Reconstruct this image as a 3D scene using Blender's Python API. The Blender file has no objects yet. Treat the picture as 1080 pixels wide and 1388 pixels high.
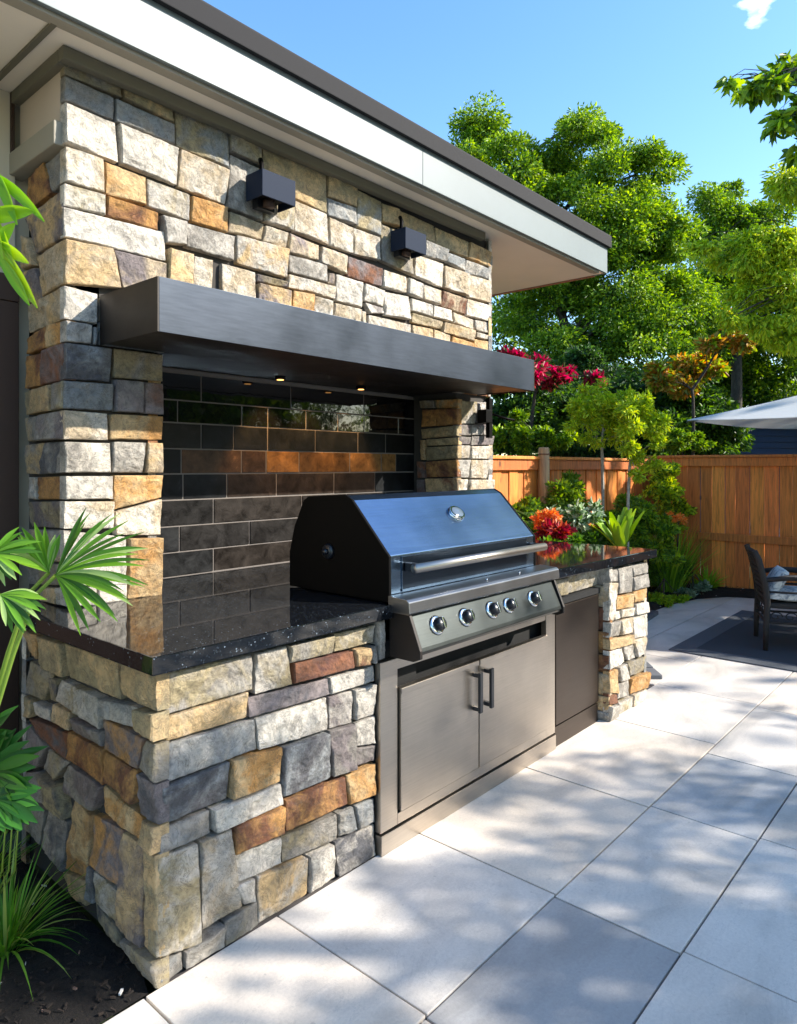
import bpy, bmesh, math, random
import numpy as np
from mathutils import Vector, noise
R = math.radians
rnd = random.Random(11)
sc = bpy.context.scene
# ------------------------------------------------------------ camera
cd = bpy.data.cameras.new('camera'); cam = bpy.data.objects.new('camera', cd)
sc.collection.objects.link(cam); sc.camera = cam
cd.sensor_fit = 'HORIZONTAL'; cd.sensor_width = 36; cd.lens = 947/1080*36
cd.shift_y = -(694-633)/1080; cd.clip_end = 900; cd.clip_start = .05
cam.location = (0, 0, 1.48); cam.rotation_euler = (R(90), 0, R(41.233-90))
# ------------------------------------------------------------ light
SUN = Vector((.73, -1, .76)).normalized()
w = bpy.data.worlds.new("World"); sc.world = w; w.use_nodes = True
nt = w.node_tree; N = nt.nodes; N.clear()
out = N.new('ShaderNodeOutputWorld'); bg = N.new('ShaderNodeBackground')
sky = N.new('ShaderNodeTexSky'); sky.sky_type = 'NISHITA'; sky.sun_disc = False
sky.sun_elevation = math.asin(SUN.z); sky.sun_rotation = math.atan2(SUN.x, SUN.y)
sky.air_density = 1.0; sky.dust_density = .5; sky.ozone_density = 1.3
hs = N.new('ShaderNodeHueSaturation'); hs.inputs['Saturation'].default_value = 1.22; hs.inputs['Hue'].default_value = .499
nt.links.new(sky.outputs[0], hs.inputs['Color'])
geo = N.new('ShaderNodeTexCoord')
dp = N.new('ShaderNodeVectorMath'); dp.operation = 'DISTANCE'
dp.inputs[1].default_value = (0.8360, 0.2050, 0.5090)
nz = N.new('ShaderNodeTexNoise'); nz.inputs['Scale'].default_value = 26; nz.inputs['Detail'].default_value = 6
mp = N.new('ShaderNodeMapping'); mp.inputs['Scale'].default_value = (1, 1, 2.2)
nt.links.new(geo.outputs['Generated'], dp.inputs[0]); nt.links.new(geo.outputs['Generated'], mp.inputs[0]); nt.links.new(mp.outputs[0], nz.inputs['Vector'])
m1 = N.new('ShaderNodeMapRange'); m1.inputs['From Min'].default_value = .0; m1.inputs['From Max'].default_value = .036
m1.inputs['To Min'].default_value = .42; m1.inputs['To Max'].default_value = -.2
nt.links.new(dp.outputs['Value'], m1.inputs['Value'])
ad = N.new('ShaderNodeMath'); ad.operation = 'ADD'; nt.links.new(m1.outputs[0], ad.inputs[0]); nt.links.new(nz.outputs[0], ad.inputs[1])
m2 = N.new('ShaderNodeMapRange'); m2.inputs['From Min'].default_value = .6; m2.inputs['From Max'].default_value = 1.05
nt.links.new(ad.outputs[0], m2.inputs['Value'])
mx = N.new('ShaderNodeMixRGB'); mx.inputs[2].default_value = (9, 9.3, 9.8, 1)
nt.links.new(m2.outputs[0], mx.inputs[0]); nt.links.new(hs.outputs[0], mx.inputs[1])
nt.links.new(mx.outputs[0], bg.inputs[0]); bg.inputs[1].default_value = .145
nt.links.new(bg.outputs[0], out.inputs[0])
ld = bpy.data.lights.new('sun', 'SUN'); lo = bpy.data.objects.new('sun', ld); sc.collection.objects.link(lo)
ld.energy = 3.7; ld.angle = R(.65); ld.color = (1, .93, .82)
lo.rotation_euler = SUN.to_track_quat('Z', 'Y').to_euler(); lo.location = (4, -6, 6)
sc.view_settings.view_transform = 'Standard'; sc.view_settings.look = 'None'; sc.view_settings.exposure = 1.45; sc.view_settings.gamma = 1
sc.cycles.max_bounces = 8; sc.cycles.diffuse_bounces = 4; sc.cycles.transparent_max_bounces = 6

# ------------------------------------------------------------ helpers
def tag(o, label=None, cat=None, group=None, kind=None):
    if label: o['label'] = label
    if cat: o['category'] = cat
    if group: o['group'] = group
    if kind: o['kind'] = kind
    return o
LOC = {}
def thing(name, label, cat, loc=(0, 0, 0), group=None):
    o = bpy.data.objects.new(name, None); sc.collection.objects.link(o)
    o.location = loc; o.empty_display_size = .1; LOC[o.name] = Vector(loc)
    return tag(o, label, cat, group)
def link(name, me, parent=None, loc=None):
    o = bpy.data.objects.new(name, me); sc.collection.objects.link(o)
    if parent is not None:
        o.parent = parent; off = LOC.get(parent.name, Vector((0, 0, 0)))
    else:
        off = Vector(loc) if loc is not None else Vector((0, 0, 0)); o.location = off
    LOC[o.name] = off
    if off.length > 0: me.transform(__import__('mathutils').Matrix.Translation(-off))
    return o
class MB:
    def __init__(s): s.v = []; s.f = []; s.c = []; s.sm = []
    def add(s, vs, fs, col=None, smooth=False):
        b = len(s.v); s.v += [tuple(p) for p in vs]; s.f += [tuple(b+i for i in f) for f in fs]
        s.c += [col or (1, 1, 1, 1)]*len(vs); s.sm += [smooth]*len(fs); return s
    def box(s, x0, x1, y0, y1, z0, z1, col=None):
        v = [(x, y, z) for z in (z0, z1) for y in (y0, y1) for x in (x0, x1)]
        return s.add(v, [(0, 2, 3, 1), (4, 5, 7, 6), (0, 1, 5, 4), (2, 6, 7, 3), (0, 4, 6, 2), (1, 3, 7, 5)], col)
    def prism(s, poly, axis, a, b, col=None):      # poly 2-D, extruded along axis
        n = len(poly)
        def P(p, t):
            if axis == 'x': return (t, p[0], p[1])
            if axis == 'y': return (p[0], t, p[1])
            return (p[0], p[1], t)
        v = [P(p, a) for p in poly]+[P(p, b) for p in poly]
        f = [tuple(range(n))[::-1], tuple(range(n, 2*n))]+[(i, (i+1) % n, n+(i+1) % n, n+i) for i in range(n)]
        return s.add(v, f, col)
    def tube(s, pts, rads, n=8, col=None, cap=True, smooth=True):
        pts = [Vector(p) for p in pts]
        if not isinstance(rads, (list, tuple)): rads = [rads]*len(pts)
        V = []; up = None
        for i, p in enumerate(pts):
            d = (pts[min(i+1, len(pts)-1)]-pts[max(i-1, 0)]).normalized()
            if up is None: up = Vector((0, 0, 1)) if abs(d.z) < .9 else Vector((1, 0, 0))
            a = d.cross(up).normalized(); b = a.cross(d).normalized(); up = b
            for k in range(n):
                t = 2*math.pi*k/n; V.append(p+rads[i]*(math.cos(t)*a+math.sin(t)*b))
        F = [(i*n+k, i*n+(k+1) % n, (i+1)*n+(k+1) % n, (i+1)*n+k) for i in range(len(pts)-1) for k in range(n)]
        if cap: F += [tuple(range(n))[::-1], tuple((len(pts)-1)*n+k for k in range(n))]
        return s.add(V, F, col, smooth)
    def build(s, name, mat, parent=None, bevel=0, seg=2, loc=None, fix=True, smooth=None):
        me = bpy.data.meshes.new(name); me.from_pydata(s.v, [], s.f)
        ca = me.color_attributes.new('col', 'FLOAT_COLOR', 'POINT')
        ca.data.foreach_set('color', np.array(s.c, dtype=np.float32).ravel())
        me.polygons.foreach_set('use_smooth', [bool(x) if smooth is None else smooth for x in s.sm])
        if fix:
            bm = bmesh.new(); bm.from_mesh(me); bmesh.ops.recalc_face_normals(bm, faces=bm.faces)
            if bevel:
                ed = [e for e in bm.edges if len(e.link_faces) == 2 and e.calc_face_angle(0) > .5]
                bmesh.ops.bevel(bm, geom=ed, offset=bevel, segments=seg, profile=.6, affect='EDGES', clamp_overlap=True)
            bm.to_mesh(me); bm.free()
        me.materials.append(mat)
        return link(name, me, parent, loc)
def copy_tree(o, parent=None):
    c = o.copy(); sc.collection.objects.link(c)
    if parent is not None: c.parent = parent
    for ch in list(o.children): copy_tree(ch, c)
    return c

# ------------------------------------------------------------ materials
def mat(name, base=(.5, .5, .5), rough=.5, metal=0., attr=None, spec=.5, coat=0):
    m = bpy.data.materials.new(name); m.use_nodes = True
    b = m.node_tree.nodes['Principled BSDF']
    b.inputs['Base Color'].default_value = (*base, 1); b.inputs['Roughness'].default_value = rough
    b.inputs['Metallic'].default_value = metal; b.inputs['Specular IOR Level'].default_value = spec
    b.inputs['Coat Weight'].default_value = coat
    return m
def G(m): return m.node_tree, m.node_tree.nodes, m.node_tree.nodes['Principled BSDF']
def nd(m, t, **k):
    n = m.node_tree.nodes.new('ShaderNode'+t)
    for a, b in k.items():
        if a in n.inputs.keys(): n.inputs[a].default_value = b
        else: setattr(n, a, b)
    return n
def lk(m, a, b): m.node_tree.links.new(a, b)
def coord(m, scale=(1, 1, 1), rot=(0, 0, 0)):
    g = nd(m, 'NewGeometry'); p = nd(m, 'Mapping'); p.inputs['Scale'].default_value = scale; p.inputs['Rotation'].default_value = rot
    tc = nd(m, 'TexCoord'); lk(m, tc.outputs['Object'], p.inputs[0]); return p.outputs[0]
def tnoise(m, sc_, det=5, rough=.55, vec=None, dist=0):
    n = nd(m, 'TexNoise'); n.inputs['Scale'].default_value = sc_; n.inputs['Detail'].default_value = det
    n.inputs['Roughness'].default_value = rough; n.inputs['Distortion'].default_value = dist
    if vec is not None: lk(m, vec, n.inputs['Vector'])
    return n
def ramp(m, inp, stops):
    r = nd(m, 'ValToRGB'); lk(m, inp, r.inputs[0]); e = r.color_ramp.elements
    while len(e) < len(stops): e.new(.5)
    for i, (p, c) in enumerate(stops):
        e[i].position = p; e[i].color = (c, c, c, 1) if not isinstance(c, tuple) else (*c, 1)
    return r
def mixc(m, fac, a, b, mode='MIX'):
    x = nd(m, 'MixRGB'); x.blend_type = mode
    for i, v in ((0, fac), (1, a), (2, b)):
        if hasattr(v, 'links') or hasattr(v, 'is_linked'): lk(m, v, x.inputs[i])
        elif i == 0: x.inputs[0].default_value = v
        else: x.inputs[i].default_value = (*v, 1)
    return x.outputs[0]
def bump(m, h, strength=.5, dist=.01, prev=None):
    b = nd(m, 'Bump'); b.inputs['Strength'].default_value = strength; b.inputs['Distance'].default_value = dist
    lk(m, h, b.inputs['Height'])
    if prev is not None: lk(m, prev, b.inputs['Normal'])
    return b.outputs[0]

# natural split stone: two colours per stone plus mineral staining
M = {}
m = mat('split_stone', rough=.88); t, _, b = G(m)
a1 = nd(m, 'VertexColor'); a1.layer_name = 'c1'; a2 = nd(m, 'VertexColor'); a2.layer_name = 'c2'
tc = nd(m, 'TexCoord'); va = nd(m, 'VectorMath'); va.operation = 'ADD'
vs = nd(m, 'VectorMath'); vs.operation = 'SCALE'; vs.inputs['Scale'].default_value = 37
cmb = nd(m, 'CombineXYZ'); lk(m, a2.outputs['Alpha'], cmb.inputs[0]); lk(m, a1.outputs['Alpha'], cmb.inputs[1])
lk(m, cmb.outputs[0], vs.inputs[0]); lk(m, tc.outputs['Object'], va.inputs[0]); lk(m, vs.outputs[0], va.inputs[1])
V = va.outputs[0]
n1 = tnoise(m, 6, 6, .62, V, .8); f1 = ramp(m, n1.outputs[0], [(.43, 0.), (.58, 1.)])
c = mixc(m, f1.outputs[0], a1.outputs[0], a2.outputs[0])
n2 = tnoise(m, 26, 8, .7, V, .3); f2 = ramp(m, n2.outputs[0], [(.3, .62), (.5, 1.), (.72, 1.28)])
c = mixc(m, 1., c, f2.outputs[0], 'MULTIPLY')
n3 = tnoise(m, 11, 9, .75, V, 1.6); f3 = ramp(m, n3.outputs[0], [(.485, 0.), (.5, .75), (.515, 0.)])   # hair cracks
c = mixc(m, f3.outputs[0], c, (.07, .06, .055))
n5 = tnoise(m, 15, 7, .7, V); f5 = ramp(m, n5.outputs[0], [(.57, 0.), (.68, .45)])
c = mixc(m, f5.outputs[0], c, (.11, .10, .095))
lk(m, c, b.inputs['Base Color'])
n4 = tnoise(m, 70, 10, .72, V)
lk(m, bump(m, n4.outputs[0], 1., .009, bump(m, n3.outputs[0], 1., .02, bump(m, n2.outputs[0], .6, .02))), b.inputs['Normal'])
M['stone'] = m
m = mat('mortar', (.05, .045, .04), .95); M['mortar'] = m
# polished granite
m = mat('granite', rough=.045, spec=.42); v = nd(m, 'TexVoronoi'); v.inputs['Scale'].default_value = 260
lk(m, nd(m, 'TexCoord').outputs['Object'], v.inputs['Vector'])
sx = nd(m, 'SeparateColor'); lk(m, v.outputs['Color'], sx.inputs[0])
f = ramp(m, sx.outputs[0], [(0., (.006, .007, .009)), (.84, (.010, .012, .015)), (.95, (.025, .032, .04)), (.99, (.12, .15, .18))])
f.color_ramp.interpolation = 'CONSTANT'
lk(m, f.outputs[0], G(m)[2].inputs['Base Color']); M['granite'] = m
# slate wall tile (colour per tile)
m = mat('slate_tile', rough=.42, spec=.2); a = nd(m, 'VertexColor'); a.layer_name = 'col'
nn = tnoise(m, 14, 8, .65, coord(m, (1, 1, 1.)), .4); f = ramp(m, nn.outputs[0], [(.32, .4), (.5, 1.), (.64, 1.5), (.72, 3.2)])
lk(m, mixc(m, 1., a.outputs[0], f.outputs[0], 'MULTIPLY'), G(m)[2].inputs['Base Color'])
lk(m, ramp(m, nn.outputs[0], [(.3, .3), (.7, .55)]).outputs[0], G(m)[2].inputs['Roughness'])
lk(m, bump(m, nn.outputs[0], .5, .006), G(m)[2].inputs['Normal']); M['slate'] = m
m = mat('glossy_tile', (.006, .006, .007), .03, spec=.8)
nn = tnoise(m, 5, 3, .5, coord(m)); lk(m, bump(m, nn.outputs[0], .12, .01), G(m)[2].inputs['Normal']); M['gloss'] = m
M['grout'] = mat('grout', (.17, .15, .135), .9)
def metal(name, base, rough, brush=(2, 2, 260), bs=.04, met=1., var=.25):
    m = mat(name, base, rough, met); nn = tnoise(m, 3, 4, .6, coord(m, brush))
    n2 = tnoise(m, 2.2, 5, .6, coord(m))
    lk(m, bump(m, nn.outputs[0], bs, .002), G(m)[2].inputs['Normal'])
    lk(m, ramp(m, n2.outputs[0], [(.3, max(.02, rough*(1-var))), (.7, min(1, rough*(1+var)))]).outputs[0], G(m)[2].inputs['Roughness'])
    c_ = mixc(m, 1., base, ramp(m, n2.outputs[0], [(.3, .85), (.7, 1.1)]).outputs[0], 'MULTIPLY'); lk(m, mixc(m, 1., c_, ramp(m, nn.outputs[0], [(.35, .90), (.65, 1.06)]).outputs[0], 'MULTIPLY'), G(m)[2].inputs['Base Color'])
    return m
M['steel'] = metal('brushed_steel', (.47, .42, .365), .34, bs=.008, var=.08)
M['steel2'] = metal('satin_steel', (.24, .25, .265), .34, bs=.01, var=.1)
M['panel'] = metal('panel_steel', (.055, .062, .062), .36, bs=.01, var=.1)
M['lid'] = metal('blue_steel_lid', (.17, .26, .38), .25, (2, 60, 60), .004, var=.1)
M['chrome'] = mat('chrome', (.85, .85, .85), .08, 1.)
M['shelf'] = metal('dark_shelf_metal', (.042, .050, .064), .46, (3, 3, 30), .05)
M['shelfend'] = metal('bronze_metal', (.016, .012, .010), .5, (3, 3, 30), .05, met=.3)
M['bronze'] = metal('bronze_panel', (.085, .068, .058), .40, (2, 2, 200), .03)
M['black'] = mat('black_enamel', (.0025, .0022, .002), .55, spec=.08)
M['blackm'] = mat('black_iron', (.012, .013, .016), .32, spec=.6)
M['void'] = mat('dark_cavity', (.004, .004, .004), .9)
m = mat('lamp_paint', (.007, .015, .034), .65, spec=.15); M['lamp'] = m
def paint(name, base, rough=.6, var=.06):
    m = mat(name, base, rough); nn = tnoise(m, 1.7, 6, .6, coord(m)); n2 = tnoise(m, 120, 3, .6, coord(m))
    lk(m, mixc(m, 1., base, ramp(m, nn.outputs[0], [(.3, 1-var), (.7, 1+var)]).outputs[0], 'MULTIPLY'), G(m)[2].inputs['Base Color'])
    lk(m, bump(m, n2.outputs[0], .12, .002), G(m)[2].inputs['Normal']); return m
M['fascia'] = paint('fascia_paint', (.15, .178, .18), .5)
M['soffit'] = paint('soffit_paint', (.76, .68, .56), .7)
M['trim'] = paint('olive_trim_paint', (.13, .12, .085), .6)
M['cap'] = paint('khaki_cap_paint', (.30, .27, .21), .6)
M['render'] = paint('beige_render', (.50, .41, .33), .85)
M['wallp'] = paint('house_wall_paint', (.60, .52, .38), .85)
M['roofedge'] = paint('roof_edge_metal', (.006, .0055, .007), .85)
M['brown'] = paint('dark_brown_paint', (.045, .022, .013), .6)
m = mat('roof_shingle', (.03, .03, .033), .9); M['shingle'] = m
# paving slabs (colour per slab)
m = mat('paving_stone', rough=.62); a = nd(m, 'VertexColor'); a.layer_name = 'col'
nn = tnoise(m, 1.6, 8, .6, coord(m, (1, 1.8, 1)), 1.2); n2 = tnoise(m, 90, 6, .7, coord(m)); n6 = tnoise(m, 260, 2, .5, coord(m))
c = mixc(m, 1., a.outputs[0], ramp(m, nn.outputs[0], [(.32, .76), (.5, .98), (.68, 1.08)]).outputs[0], 'MULTIPLY')
c = mixc(m, 1., c, ramp(m, n2.outputs[0], [(.3, .90), (.7, 1.08)]).outputs[0], 'MULTIPLY'); c = mixc(m, ramp(m, tnoise(m, 34, 3, .5, coord(m)).outputs[0], [(.69, 0.), (.74, .30)]).outputs[0], c, (.22, .20, .18)); c = mixc(m, 1., c, ramp(m, tnoise(m, .55, 5, .6, coord(m)).outputs[0], [(.35, .88), (.6, 1.04)]).outputs[0], 'MULTIPLY')
n7 = tnoise(m, 1.3, 7, .68, coord(m, (1, 2.6, 1)), 2.2); c = mixc(m, ramp(m, n7.outputs[0], [(.494, 0.), (.5, .22), (.506, 0.)]).outputs[0], c, (.22, .21, .22))
lk(m, c, G(m)[2].inputs['Base Color'])
lk(m, ramp(m, nn.outputs[0], [(.3, .5), (.7, .72)]).outputs[0], G(m)[2].inputs['Roughness'])
lk(m, bump(m, n6.outputs[0], .15, .002, bump(m, n2.outputs[0], .25, .004)), G(m)[2].inputs['Normal']); M['paver'] = m
M['joint'] = mat('joint_sand', (.09, .08, .075), .95)
m = mat('mulch', rough=.95); nn = tnoise(m, 45, 8, .75, coord(m)); 
lk(m, ramp(m, nn.outputs[0], [(.35, (.003, .002, .002)), (.6, (.012, .008, .006)), (.8, (.04, .025, .017))]).outputs[0], G(m)[2].inputs['Base Color'])
lk(m, bump(m, nn.outputs[0], 1., .03), G(m)[2].inputs['Normal']); M['mulch'] = m
m = mat('bark_chip', rough=.9); a = nd(m, 'VertexColor'); a.layer_name = 'col'; lk(m, a.outputs[0], G(m)[2].inputs['Base Color']); M['chip'] = m
m = mat('lawn', rough=.95); nn = tnoise(m, 9, 8, .7, coord(m))
lk(m, ramp(m, nn.outputs[0], [(.3, (.02, .035, .01)), (.7, (.06, .09, .025))]).outputs[0], G(m)[2].inputs['Base Color']); M['lawn'] = m
# cedar boards
m = mat('cedar', rough=.6); a = nd(m, 'VertexColor'); a.layer_name = 'col'
nn = tnoise(m, 5, 7, .65, coord(m, (9, 9, .6)), .9); c = mixc(m, 1., a.outputs[0], ramp(m, nn.outputs[0], [(.3, .5), (.5, 1.), (.72, 1.35)]).outputs[0], 'MULTIPLY')
n2 = nd(m, 'TexVoronoi'); n2.inputs['Scale'].default_value = 2.6; lk(m, coord(m, (1.4, 1.4, .8)), n2.inputs['Vector'])
c = mixc(m, ramp(m, n2.outputs['Distance'], [(.05, .85), (.1, 0.)]).outputs[0], c, (.05, .02, .01))
lk(m, c, G(m)[2].inputs['Base Color']); lk(m, bump(m, nn.outputs[0], .4, .004), G(m)[2].inputs['Normal']); M['cedar'] = m
# foliage: per-leaf colour, partly translucent
def leafmat(name, tr=.35, rough=.45):
    m = bpy.data.materials.new(name); m.use_nodes = True; t = m.node_tree; b = t.nodes['Principled BSDF']
    a = nd(m, 'VertexColor'); a.layer_name = 'col'; lk(m, a.outputs[0], b.inputs['Base Color']); b.inputs['Roughness'].default_value = rough
    b.inputs['Specular IOR Level'].default_value = .35
    tl = nd(m, 'BsdfTranslucent'); hsx = nd(m, 'HueSaturation'); hsx.inputs['Hue'].default_value = .485; hsx.inputs['Saturation'].default_value = 1.15; hsx.inputs['Value'].default_value = 1.7
    lk(m, a.outputs[0], hsx.inputs['Color']); lk(m, hsx.outputs[0], tl.inputs[0])
    mxs = nd(m, 'MixShader'); mxs.inputs[0].default_value = tr
    lk(m, b.outputs[0], mxs.inputs[1]); lk(m, tl.outputs[0], mxs.inputs[2]); lk(m, mxs.outputs[0], t.nodes['Material Output'].inputs[0])
    return m
M['leaf'] = leafmat('leaf_blade'); M['petal'] = leafmat('petal', .25, .5)
m = mat('bark', rough=.95); nn = tnoise(m, 9, 8, .7, coord(m, (3, 3, .7)))
lk(m, ramp(m, nn.outputs[0], [(.3, (.02, .016, .013)), (.7, (.09, .075, .06))]).outputs[0], G(m)[2].inputs['Base Color'])
lk(m, bump(m, nn.outputs[0], .8, .02), G(m)[2].inputs['Normal']); M['bark'] = m
m = mat('pale_bark', rough=.9); nn = tnoise(m, 30, 5, .7, coord(m))
lk(m, ramp(m, nn.outputs[0], [(.3, (.22, .19, .15)), (.7, (.5, .46, .4))]).outputs[0], G(m)[2].inputs['Base Color']); M['palebark'] = m
m = mat('lap_siding', (.02, .045, .12), .6); M['siding'] = m
m = mat('canopy_cloth', (.72, .73, .72), .9); M['cloth'] = m
tlc = nd(m, 'BsdfTranslucent'); tlc.inputs[0].default_value = (.85, .85, .83, 1); mc = nd(m, 'MixShader'); mc.inputs[0].default_value = .35
lk(m, G(m)[2].outputs[0], mc.inputs[1]); lk(m, tlc.outputs[0], mc.inputs[2]); lk(m, mc.outputs[0], m.node_tree.nodes['Material Output'].inputs[0])
m = mat('cushion_fabric', rough=.95); nn = tnoise(m, 18, 5, .6, coord(m), 1)
lk(m, ramp(m, nn.outputs[0], [(.4, (.22, .24, .27)), (.55, (.6, .6, .58))]).outputs[0], G(m)[2].inputs['Base Color']); M['cushion'] = m
m = mat('dark_wicker', rough=.55); nn = nd(m, 'TexWave'); nn.inputs['Scale'].default_value = 60; lk(m, coord(m), nn.inputs[0])
lk(m, ramp(m, nn.outputs[0], [(0., (.006, .006, .007)), (1., (.03, .028, .027))]).outputs[0], G(m)[2].inputs['Base Color']); lk(m, bump(m, nn.outputs[0], .6, .004), G(m)[2].inputs['Normal']); M['wicker'] = m
m = mat('rug_weave', rough=.98); nn = tnoise(m, 220, 4, .7, coord(m)); a = nd(m, 'VertexColor'); a.layer_name = 'col'
lk(m, mixc(m, 1., a.outputs[0], ramp(m, nn.outputs[0], [(.35, .5), (.65, 1.5)]).outputs[0], 'MULTIPLY'), G(m)[2].inputs['Base Color'])
lk(m, bump(m, nn.outputs[0], .8, .004), G(m)[2].inputs['Normal']); M['rug'] = m
m = mat('lamp_glass', (.9, .6, .3), .3); G(m)[2].inputs['Emission Color'].default_value = (1, .45, .12, 1); G(m)[2].inputs['Emission Strength'].default_value = 1.6; M['glow'] = m
M['edging'] = paint('shadow_strip_grey', (.10, .105, .115), .8, .2)
m = mat('terracotta', (.32, .14, .08), .8); M['terra'] = m

# ------------------------------------------------------------ stone veneer
PAL = dict(W=(.78, .71, .60), L=(.59, .54, .47), G=(.335, .305, .262), B=(.29, .30, .30), D=(.115, .112, .118), T=(.66, .46, .235), O=(.58, .30, .095),
           R=(.23, .095, .048), N=(.12, .05, .038), K=(.40, .325, .19), P=(.24, .20, .195), S=(.58, .46, .31))
STONES = {}
STONES['base_front']=('Y','''1062 892 1370 888 1371 769 1064 769 KG;1374 887 1508 885 1537 746 1377 752 LK;1510 885 1725 882 1725 813 1515 820 KG;1730 883 1974 880 1972 809 1733 812 KL;1544 819 1830 802 1831 738 1544 745 NR;1838 805 1912 800 1912 733 1840 740 RT;1918 802 1965 800 1964 731 1920 735 LG;1069 763 1356 767 1354 682 1071 688 TS;1358 747 1711 726 1711 668 1361 680 DP;1713 729 1965 724 1964 662 1713 668 LW;1385 672 1697 663 1704 545 1401 564 WL;1703 664 1824 657 1827 534 1711 545 LP;1830 658 1962 655 1962 535 1836 541 LG;1067 684 1381 672 1396 567 1051 569 BL;1052 564 1287 566 1286 445 1044 454 DB;1292 567 1491 550 1491 432 1295 442 TO;1495 548 1703 536 1719 368 1498 378 DB;1706 543 1831 533 1836 365 1722 371 GP;1836 533 1962 533 1962 425 1839 445 LG;1836 442 1964 422 1962 358 1838 367 GP;1223 439 1491 428 1496 357 1229 368 WL;1787 358 1962 352 1962 231 1801 244 OT;1501 370 1785 353 1796 249 1505 262 RO;1044 448 1219 440 1219 368 1042 374 BG;1298 363 1498 353 1503 256 1301 268 RO;1495 249 1747 230 1753 133 1505 152 GK;1750 231 1824 231 1859 128 1766 135 GB;1829 233 1962 217 1962 124 1862 129 GB;1037 372 1174 359 1184 55 1034 86 LK;1178 361 1290 358 1337 90 1186 89 LS;1299 264 1494 247 1498 157 1303 173 LW;1305 169 1383 161 1386 85 1341 92 LG;1390 163 1611 130 1613 -18 1398 -10 TL;1615 132 1734 126 1745 -22 1618 -21 LG;1738 131 1962 118 1968 -42 1753 -24 DL;1036 77 1123 60 1129 -9 1036 -4 GB;1127 59 1263 75 1267 -8 1133 -8 GL;1267 77 1392 81 1398 -11 1269 -11 GK''')
STONES['base_side']=('X','''2748 877 2617 880 2626 788 2711 796 TO;2610 878 2413 884 2413 767 2604 761 TK;2407 883 2037 892 2041 768 2402 766 TK;2033 890 1775 902 1775 787 2027 789 KT;2704 770 2503 762 2569 651 2742 643 GK;2540 742 2463 751 2485 662 2563 653 KD;2458 750 2165 750 2163 651 2482 673 KL;2161 750 1937 771 1937 705 2161 692 LB;1933 772 1763 784 1764 702 1928 712 TK;2748 634 2674 631 2679 567 2752 552 TK;2666 630 2515 634 2519 591 2663 579 LB;2509 657 2379 656 2388 589 2512 593 TS;2373 639 2148 650 2151 598 2384 591 PG;2138 693 1889 695 1924 594 2136 594 PO;1885 690 1771 696 1790 584 1921 599 GK;2717 560 2390 582 2402 488 2637 515 RD;2384 591 2143 595 2141 480 2399 496 OR;2133 588 1918 594 1933 490 2128 496 OR;2728 536 2540 497 2604 408 2724 363 GP;2539 491 2390 484 2497 391 2582 406 GK;2384 480 2136 481 2215 372 2449 367 PG;2610 392 2455 386 2413 281 2540 286 DK;2745 351 2617 391 2553 282 2745 259 GP;2138 483 1901 462 1904 389 2138 398 TO;1921 585 1790 583 1802 464 1915 466 PD;1896 456 1802 463 1804 386 1899 389 TK;2344 377 2217 363 2244 145 2425 110 TO;2425 105 2255 140 2255 53 2373 54 TK;2697 270 2547 277 2591 137 2731 154 GK;2540 282 2402 276 2425 100 2587 133 DG;2211 365 2007 387 2027 211 2225 203 PO;2005 385 1891 376 1904 77 2039 93 PT;1885 375 1807 382 1819 84 1897 83 TK;2241 195 2186 207 2196 87 2257 77 BD;2181 203 2023 196 2046 85 2192 98 KL;2194 92 2051 83 2027 23 2189 28 DK;2015 60 1819 82 1815 -1 2037 12 KG''')
STONES['column_left_front']=('Y','''1127 1939 1308 1940 1304 1810 1127 1805 DB;1316 1943 1525 1943 1525 1831 1316 1827 KG;1127 1800 1313 1803 1316 1698 1124 1695 BG;1318 1822 1433 1822 1433 1695 1320 1695 PG;1438 1823 1525 1824 1525 1694 1438 1693 PR;1124 1691 1293 1688 1292 1583 1124 1582 SW;1300 1686 1525 1689 1525 1591 1300 1586 OT;1125 1575 1305 1574 1304 1458 1125 1459 WG;1310 1580 1446 1579 1440 1455 1310 1457 LG;1451 1580 1525 1580 1525 1454 1446 1455 ST;1124 1448 1309 1446 1310 1354 1124 1359 WL;1313 1449 1522 1447 1522 1353 1316 1313 TO;1124 1355 1312 1348 1312 1239 1124 1251 WS;1320 1307 1522 1349 1522 1198 1320 1213 SW;1124 1248 1369 1205 1369 1016 1125 1039 WL;1376 1198 1524 1190 1524 938 1376 955 TO;1124 1036 1244 1026 1244 952 1125 965 WL;1248 1029 1369 1018 1369 950 1248 956 WL;1125 2150 1253 2143 1252 2025 1125 2028 WL;1125 2022 1229 2020 1226 1946 1125 1942 GL;1232 2014 1252 2014 1250 1944 1232 1945 GB''')
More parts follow.
